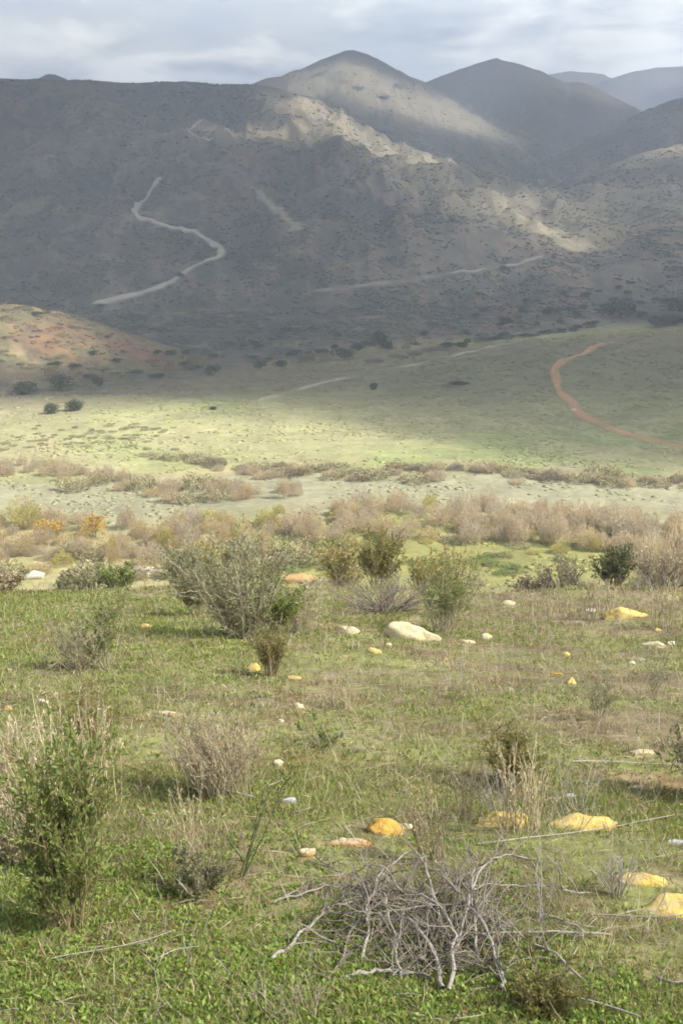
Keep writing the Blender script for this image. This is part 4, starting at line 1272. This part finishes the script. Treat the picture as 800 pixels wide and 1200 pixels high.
W_PINK = leaf_mat('willow_twigs', [(0.56, 0.455, 0.31), (0.62, 0.51, 0.35), (0.48, 0.385, 0.265), (0.58, 0.49, 0.31)], .6, .8)
W_GREY = leaf_mat('grey_willow_twigs', [(0.50, 0.43, 0.31), (0.57, 0.49, 0.36), (0.42, 0.355, 0.255)], .6, .8)
W_TAN = leaf_mat('tan_willow_twigs', [(0.50, 0.40, 0.22), (0.56, 0.45, 0.26), (0.43, 0.35, 0.18)], .45, .8)
W_YELL = leaf_mat('yellowing_willow', [(0.46, 0.40, 0.13), (0.52, 0.45, 0.16), (0.37, 0.36, 0.11)], .45, .8)
W_TRUNK = leaf_mat('willow_stems', [(0.20, 0.16, 0.12), (0.27, 0.22, 0.17)], 0, .85)
T_DARK = leaf_mat('live_oak_leaves', [(0.05, 0.062, 0.034), (0.075, 0.088, 0.046), (0.04, 0.05, 0.028)], .15, .6)
T_GREEN = leaf_mat('valley_bush_leaves', [(0.06, 0.078, 0.03), (0.085, 0.10, 0.04), (0.05, 0.06, 0.026)], .15, .6)
T_BROWN = leaf_mat('valley_brown_bush', [(0.19, 0.15, 0.10), (0.23, 0.18, 0.125), (0.15, 0.125, 0.09)], .15, .7)
T_LOW = leaf_mat('low_olive_scrub', [(0.32, 0.285, 0.155), (0.38, 0.335, 0.19), (0.26, 0.24, 0.12)], .15, .7)


def trunk_mesh(r, H, n=5, rad=.09, spread=.35, h=.75):
    b = np.zeros((n, 3)); b[:, :2] = r.normal(0, .03 * H, (n, 2)); b[:, 2] = -.1
    d = np.stack([r.normal(0, spread, n), r.normal(0, spread, n), np.ones(n)], -1)
    S = grow(r, b, d, H * h * r.uniform(.7, 1, n), 6, .1, .05)
    return Acc().add(tubes(S, rad * np.linspace(1, .3, 6)[None].repeat(n, 0), 5)).mesh('trunk')


def proto(name, mats, crowns, seed, trunk=True, rad=.09):
    """unplaced template: (crown mesh, trunk mesh) of about 6 m"""
    r = np.random.default_rng(seed)
    cm = Acc().add(crowns(r)).mesh('crown'); cm.materials.append(mats[0])
    tm = None
    if trunk:
        tm = trunk_mesh(r, 6.0, rad=rad); tm.materials.append(mats[1])
    return name, cm, tm


PROTO = {}
for kk_, mt in (('pink', W_PINK), ('grey', W_GREY), ('tan', W_TAN), ('yellow', W_YELL)):
    PROTO[kk_] = [proto('willow', (mt, W_TRUNK), lambda r: thicket_mesh(r, 6.0, 5.5, 1100, .95, .10), 300 + 7 * q + len(kk_)) for q in range(4)]
PROTO['oak'] = [proto('tree', (T_DARK, W_TRUNK), lambda r: clump_mesh(r, 6.0, 6.4, 900, .62), 400 + q, rad=.2) for q in range(4)]
PROTO['bush'] = [proto('bush', (T_GREEN, W_TRUNK), lambda r: clump_mesh(r, 6.0, 6.0, 1000, .6, lift=-.1, tight=True), 420 + q, rad=.1) for q in range(4)]
PROTO['brown'] = [proto('bush', (T_BROWN, W_TRUNK), lambda r: thicket_mesh(r, 6.0, 7.5, 800, .9, .16), 440 + q) for q in range(3)]
PROTO['low'] = [proto('bush', (T_LOW, W_TRUNK), lambda r: thicket_mesh(r, 6.0, 11.0, 700, 1.2, .3), 460 + q) for q in range(3)]
PROTO['gold'] = [proto('willow', (L_GOLD, W_TRUNK), lambda r: clump_mesh(r, 6.0, 5.6, 900, .55, lift=-.05), 480 + q) for q in range(2)]
PROTO['fresh'] = [proto('bush', (L_GREEN, W_TRUNK), lambda r: clump_mesh(r, 6.0, 6.8, 800, .55, lift=-.08), 490 + q) for q in range(2)]
rv = np.random.default_rng(99)


def plant(kind, p, h, w, label, cat, group=None, parts=True, name=None):
    nm, cm, tm = PROTO[kind][rv.integers(0, len(PROTO[kind]))]
    s = (w / 6.0, w / 6.0, h / 6.0)
    loc = (p[0], p[1], ground(p[0], p[1])[0] - .1)
    rz = rv.uniform(0, 6.28)
    if parts:
        e = bpy.data.objects.new(name or nm, None); COL.objects.link(e)
        link('crown', cm, None, e)
        if tm:
            link('trunk', tm, None, e)
    else:
        e = bpy.data.objects.new(name or nm, cm); COL.objects.link(e)
    e.location = loc; e.rotation_euler = (0, 0, rz); e.scale = s
    tag(e, label, cat, group)
    return e


def plant_px(kind, px, py, wpx, hpx, label, cat, group=None, parts=True, name=None, dmin=60):
    p = hit(px, py, dmin); s = mpp(p)
    return plant(kind, p, hpx * s * 1.05, wpx * s, label, cat, group, parts, name)


# dark trees and bushes one can tell apart on the flats and at the foot of the hills
for a in [
    ('bush', 62, 485, 18, 13, 'round dark bush on the pale flat, left one of a pair', 'bush'),
    ('bush', 89, 481, 22, 14, 'round dark bush on the pale flat, right one of a pair', 'bush'),
    ('bush', 33, 462, 30, 16, 'wide dark green bush at the foot of the ochre knoll', 'bush'),
    ('oak', 74, 457, 26, 17, 'dark green bush below the ochre knoll, right of the wide dark bush', 'bush'),
    ('brown', 65, 446, 22, 18, 'brown-grey bush behind the dark green bush below the ochre knoll', 'bush'),
    ('oak', 115, 454, 11, 14, 'small pointed dark bush right of the ochre knoll', 'bush'),
    ('oak', 249, 440, 14, 12, 'dark bush at the edge of the flat, left of the twin bushes', 'bush'),
    ('oak', 305, 433, 15, 12, 'dark bush at the edge of the flat, left of twin dark bushes', 'bush'),
    ('oak', 328, 431, 13, 9, 'small dark bush at the edge of the flat, right of its twin', 'bush'),
    ('oak', 403, 421, 22, 14, 'dark wide tree left of the tallest tree on the flat', 'tree'),
    ('oak', 443, 411, 16, 24, 'tallest dark tree in the middle of the far flat', 'tree'),
    ('oak', 418, 412, 10, 12, 'small dark tree between the wide tree and the tallest tree', 'tree'),
    ('oak', 456, 409, 8, 10, 'small dark tree just right of the tallest tree on the flat', 'tree'),
    ('bush', 437, 457, 11, 9, 'small round bush alone on the flat beside the pale track', 'bush'),
    ('bush', 250, 480, 10, 4, 'small low dark bush alone in the bright green field', 'bush'),
    ('brown', 226, 428, 16, 16, 'brown-grey bush at the foot of the hill above the flat', 'bush'),
    ('brown', 196, 438, 10, 14, 'reddish brown bush at the foot of the hill', 'bush'),
    ('brown', 358, 424, 22, 14, 'brown thicket bush left of the dark wide tree', 'bush'),
    ('brown', 380, 424, 12, 12, 'brown bush touching the dark wide tree', 'bush'),
    ('oak', 336, 390, 10, 7, 'small dark bush on the lower hillside, left', 'bush'),
    ('oak', 365, 388, 8, 7, 'small dark bush on the lower hillside, right', 'bush'),
    ('oak', 301, 407, 12, 8, 'dark bush on the lower hillside above the twin bushes', 'bush'),
    ('oak', 396, 396, 9, 7, 'dark bush on the lower hillside above the wide tree', 'bush'),
    ('oak', 212, 327, 10, 7, 'dark bush standing on the edge of the winding hill road', 'bush'),
    ('oak', 118, 361, 10, 5, 'dark bush at the lower end of the winding hill road', 'bush'),
    ('oak', 590, 318, 10, 7, 'dark bush beside the road along the foot of the hill', 'bush'),
    ('oak', 728, 372, 28, 20, 'dark tree in the canyon mouth, leftmost of the right-hand grove', 'tree'),
    ('oak', 712, 372, 16, 13, 'low dark tree left of the grove in the canyon mouth', 'tree'),
    ('oak', 768, 383, 26, 13, 'wide dark tree in the grove above the low green hill', 'tree'),
    ('oak', 790, 381, 26, 12, 'dark tree at the right end of the grove above the low green hill', 'tree'),
    ('oak', 790, 366, 26, 17, 'taller dark tree behind the grove at the right edge', 'tree'),
    ('oak', 752, 374, 12, 10, 'small dark tree between the grove and the leftmost dark tree', 'tree'),
    ('bush', 535, 450, 26, 4, 'low dark scrub strip on the shaded flat', 'bush'),
    ('gold', 112, 629, 24, 27, 'golden round willow among grey willows at the left', 'willow'),
    ('gold', 52, 632, 34, 22, 'orange-yellow willow left of the golden round willow', 'willow'),
    ('yellow', 30, 618, 46, 40, 'tall pale yellow willow near the left edge', 'willow'),
    ('gold', 181, 640, 14, 14, 'small yellow bush right of the golden round willow', 'bush'),
    ('tan', 262, 640, 26, 34, 'tawny willow behind the large grey-green shrub, left of two', 'willow'),
    ('tan', 308, 650, 30, 40, 'tawny willow behind the large grey-green shrub, right of two', 'willow'),
    ('yellow', 327, 602, 20, 14, 'yellowish willow in the middle of the thicket', 'willow'),
    ('tan', 290, 585, 18, 20, 'tawny willow on the pale terrace', 'willow'),
    ('pink', 246, 584, 20, 26, 'rosy willow on the pale terrace, left of the tawny one', 'willow'),
    ('pink', 332, 584, 18, 34, 'tall rosy willow on the pale terrace, right of the tawny one', 'willow'),
    ('grey', 222, 640, 34, 40, 'dark grey bare willow with a leafy left side behind the brow', 'willow'),
    ('yellow', 655, 648, 30, 14, 'yellow-green low bush at the back of the bright meadow', 'bush'),
    ('yellow', 698, 646, 22, 20, 'yellow bush at the back of the bright meadow, taller one', 'bush'),
    ('oak', 735, 642, 26, 10, 'dark low bush at the right end of the bright meadow', 'bush'),
    ('fresh', 385, 645, 34, 18, 'fresh green bush at the left end of the bright meadow', 'bush'),
    ('yellow', 395, 668, 30, 30, 'yellow willow at the left end of the bright meadow', 'willow'),
]:
    plant_px(*a)

# big rosy willows on the right
for px, py, w, h, lab in [(760, 700, 56, 84, 'large rosy-grey bare willow at the right, leftmost of the big three'),
                          (790, 700, 54, 100, 'large rosy-grey bare willow at the right, middle of the big three'),
                          (815, 700, 56, 96, 'large rosy-grey bare willow cut by the right edge')]:
    q = at_dist(px, py, 172); plant('pink', q, h * .155, w * .16, lab, 'willow')


def band(kind_w, line, n, hr, wr, spread, label, group, parts=False, avoid=None, gapn=0.0, cat='willow'):
    P = np.array([hit(*p, 60) for p in line])[:, :2]
    s = np.concatenate([[0], np.cumsum(np.hypot(*np.diff(P, axis=0).T))])
    kinds, wts = zip(*kind_w)
    for i in range(n):
        u = (i + rv.uniform(0, 1)) / n * s[-1]
        x = np.interp(u, s, P[:, 0]) + rv.normal(0, spread * .3); y = np.interp(u, s, P[:, 1]) + rv.uniform(-spread, spread)
        if fbm(np.array([x]), np.array([y]), 22, 2, 250)[0] < gapn - 1:
            continue
        k = kinds[rv.choice(len(kinds), p=np.array(wts) / sum(wts))]
        h = rv.uniform(*hr); w = rv.uniform(*wr)
        plant(k, (x, y), h, w, label[k], cat, group, parts)


NEARB = {'pink': 'leafless pinkish willow in the thicket between bright meadow and pale terrace', 'grey': 'leafless grey willow in the thicket between bright meadow and pale terrace',
         'tan': 'tawny willow in the thicket between bright meadow and pale terrace', 'yellow': 'yellowing willow in the thicket between bright meadow and pale terrace',
         'low': 'low olive scrub bush in the thicket between bright meadow and pale terrace'}
band([('pink', 5), ('grey', 3), ('tan', 1.6), ('yellow', .5)], [(380, 618), (480, 612), (600, 622), (700, 628), (860, 640)], 86, (3.2, 6.8), (3.5, 8), 15, NEARB, 'willows of the river thicket')
band([('pink', 5), ('grey', 3), ('tan', .4)], [(560, 640), (660, 622), (760, 630), (880, 640)], 26, (5, 8), (5, 8), 8, NEARB, 'willows of the river thicket')
band([('pink', 3), ('grey', 2), ('tan', 2.4), ('yellow', 1.5)], [(-80, 640), (60, 636), (180, 640), (300, 630), (400, 625)], 92, (2.6, 6.2), (3.5, 7.5), 17, NEARB, 'willows of the river thicket')
band([('grey', 3), ('tan', 2), ('yellow', 1), ('low', 3)], [(-80, 668), (60, 662), (150, 664), (330, 660)], 40, (2.2, 4.5), (4, 7), 8, NEARB, 'willows of the river thicket')
FARB = {'pink': 'leafless pinkish willow along the far side of the pale terrace', 'grey': 'leafless grey willow along the far side of the pale terrace', 'tan': 'tawny willow along the far side of the pale terrace',
        'low': 'low olive bush along the far side of the pale terrace', 'brown': 'brown low bush along the far side of the pale terrace', 'oak': 'small dark bush along the far side of the pale terrace'}
band([('pink', 4), ('grey', 3), ('tan', .7), ('low', 1)], [(-60, 548), (60, 550), (110, 565), (200, 580), (280, 578), (345, 575)], 52, (2.5, 5), (4, 7), 9, FARB, 'bushes beyond the pale terrace')
band([('pink', 3), ('grey', 2), ('low', 2), ('brown', 1)], [(250, 553), (400, 556), (520, 556), (660, 560), (860, 568)], 60, (1.8, 3.4), (4, 7), 8, FARB, 'bushes beyond the pale terrace')
band([('low', 4), ('brown', 2), ('tan', 1)], [(170, 536), (300, 547), (420, 552), (560, 552), (680, 562), (860, 570)], 44, (1.2, 2.4), (4, 8), 4, FARB, 'bushes beyond the pale terrace')
FIELD = {'low': 'small low olive bush dotting the pale field', 'brown': 'small low brown bush dotting the pale field'}
band([('low', 3), ('brown', 1)], [(10, 515), (100, 510), (190, 515)], 80, (.5, 1.1), (1.4, 3), 24, FIELD, 'bushes dotting the pale field', cat='bush')
MDW = {'yellow': 'low yellow-green bush growing in the bright meadow', 'fresh': 'low fresh green bush growing in the bright meadow', 'low': 'low olive bush growing in the bright meadow'}
band([('yellow', 3), ('fresh', 3), ('low', 2)], [(330, 668), (450, 655), (600, 652), (740, 650)], 46, (.7, 1.7), (3, 7), 22, MDW, 'bushes in the bright meadow', cat='bush')
KNB = {'brown': 'brown bush scattered over the ochre knoll', 'low': 'low olive bush scattered over the ochre knoll', 'oak': 'dark green bush scattered over the ochre knoll'}
band([('brown', 4), ('low', 2), ('oak', 1)], [(-40, 385), (20, 385), (70, 400), (130, 420)], 60, (1, 2.4), (3, 7), 42, KNB, 'bushes on the ochre knoll', cat='bush')
HEDGE = {'oak': 'dark bush in the row behind the pale valley track', 'brown': 'brown bush in the row behind the pale valley track', 'bush': 'green bush in the row behind the pale valley track'}
band([('oak', 2), ('brown', 3), ('bush', 1)], [(430, 428), (520, 410), (600, 397), (700, 380)], 40, (2, 4), (5, 10), 9, HEDGE, 'bushes behind the valley track', cat='bush')
FOOT = {'oak': 'dark bush scattered at the foot of the hills', 'brown': 'brown bush scattered at the foot of the hills'}
band([('oak', 2), ('brown', 3)], [(120, 432), (250, 430), (380, 415), (520, 394), (640, 372)], 80, (2, 4.5), (4, 8), 45, FOOT, 'bushes at the foot of the hills', cat='bush')
CAN = {'oak': 'dark tree scattered in the canyon mouth'}
band([('oak', 1)], [(560, 375), (650, 365), (720, 352), (800, 345)], 34, (3, 6), (5, 9), 45, CAN, 'trees in the canyon mouth', cat='tree')

# chaparral covering the hills
n = 150000
az = np.radians(rg.uniform(-25, 25, n)); R = np.exp(rg.uniform(math.log(420), math.log(4200), n))
x, y = R * np.sin(az), R * np.cos(az)
cv = cover_colour(x, y, x * 0)
dens = np.clip(0.42 + 1.5 * fbm(x, y, 110, 3, 261) + 1.5 * fbm(x, y, 26, 3, 263), .02, 1) * sstep(.24, .12, cv[:, 0]) * sstep(-60, 120, R - np.clip(660 + 560 * az, 500, 830) + 120 * fbm(x, y, 120, 2, 262))
dens = dens * (1 - .8 * sstep(110, 70, segdist(x, y, KNOLL[:, :2]))) * (1 - .6 * sstep(2300, 3000, R))
for C_ in TRACKS:
    dd_ = segdist(x, y, C_[::6]); dens = dens * (dd_ > 3.5 + R / 500)
k = rg.uniform(0, 1, n) < dens; x, y, R, cv = x[k], y[k], R[k], cv[k]; n = len(x)
v1, f1 = ICO1[0], ICO1[1]
v0 = np.array(ico(0 + 1)[0]); f0 = ICO1[1]
s = rg.uniform(.45, 1.25, n) * (1.0 + np.minimum(R, 1900) / 1700) * np.where(rg.uniform(0, 1, n) < .04, 1.7, 1)
V = v0[None] * rg.uniform(.65, 1.2, (n, len(v0), 1)) * np.stack([s * 1.35, s * 1.35, s * .46], -1)[:, None]
V = V + np.stack([x, y, ground(x, y) + s * .25], -1)[:, None]
F = f0[None] + (np.arange(n) * len(v0))[:, None, None]
pal = np.array([[0.10, 0.092, 0.07], [0.118, 0.104, 0.078], [0.088, 0.087, 0.064], [0.145, 0.115, 0.08], [0.17, 0.15, 0.11]])
cc = cv * rg.uniform(.9, 1.4, (n, 1)) * np.array([.97, 1.0, .95])
link('chaparral', new_mesh('chaparral', V.reshape(-1, 3), None, np.repeat(cc, len(v0), 0), tris=F.reshape(-1, 3)), cover_mat('chaparral_leaves'), kind='stuff', label='low chaparral covering the hillsides')

# ground-hugging scrub and tussocks over the river flats and fields
n = 42000
az = np.radians(rg.uniform(-26, 26, n)); R = np.exp(rg.uniform(math.log(165), math.log(760), n))
x, y = R * np.sin(az), R * np.cos(az)
dens = np.clip(0.25 + 1.6 * fbm(x, y, 40, 3, 281) + 1.2 * fbm(x, y, 9, 2, 283), .02, 1) * (0.5 + 0.5 * sstep(262, 290, R))
for C_ in TRACKS:
    dens = dens * (segdist(x, y, C_[::6]) > 3)
k = rg.uniform(0, 1, n) < dens; x, y, R = x[k], y[k], R[k]; n = len(x)
s = rg.uniform(.25, .8, n) * (0.7 + R / 600)
V = v0[None] * rg.uniform(.6, 1.25, (n, len(v0), 1)) * np.stack([s * 1.3, s * 1.3, s * .26], -1)[:, None]
V = V + np.stack([x, y, ground(x, y) + s * .05], -1)[:, None]
F = f0[None] + (np.arange(n) * len(v0))[:, None, None]
cc = cover_colour(x, y, x * 0) * rg.uniform(.9, 1.2, (n, 1)) * np.array([1.0, 1.0, .92])
link('low_scrub', new_mesh('low_scrub', V.reshape(-1, 3), None, np.repeat(cc, len(v0), 0), tris=F.reshape(-1, 3)), cover_mat('scrub_leaves'), kind='stuff', label='low tussocks over the river flats')
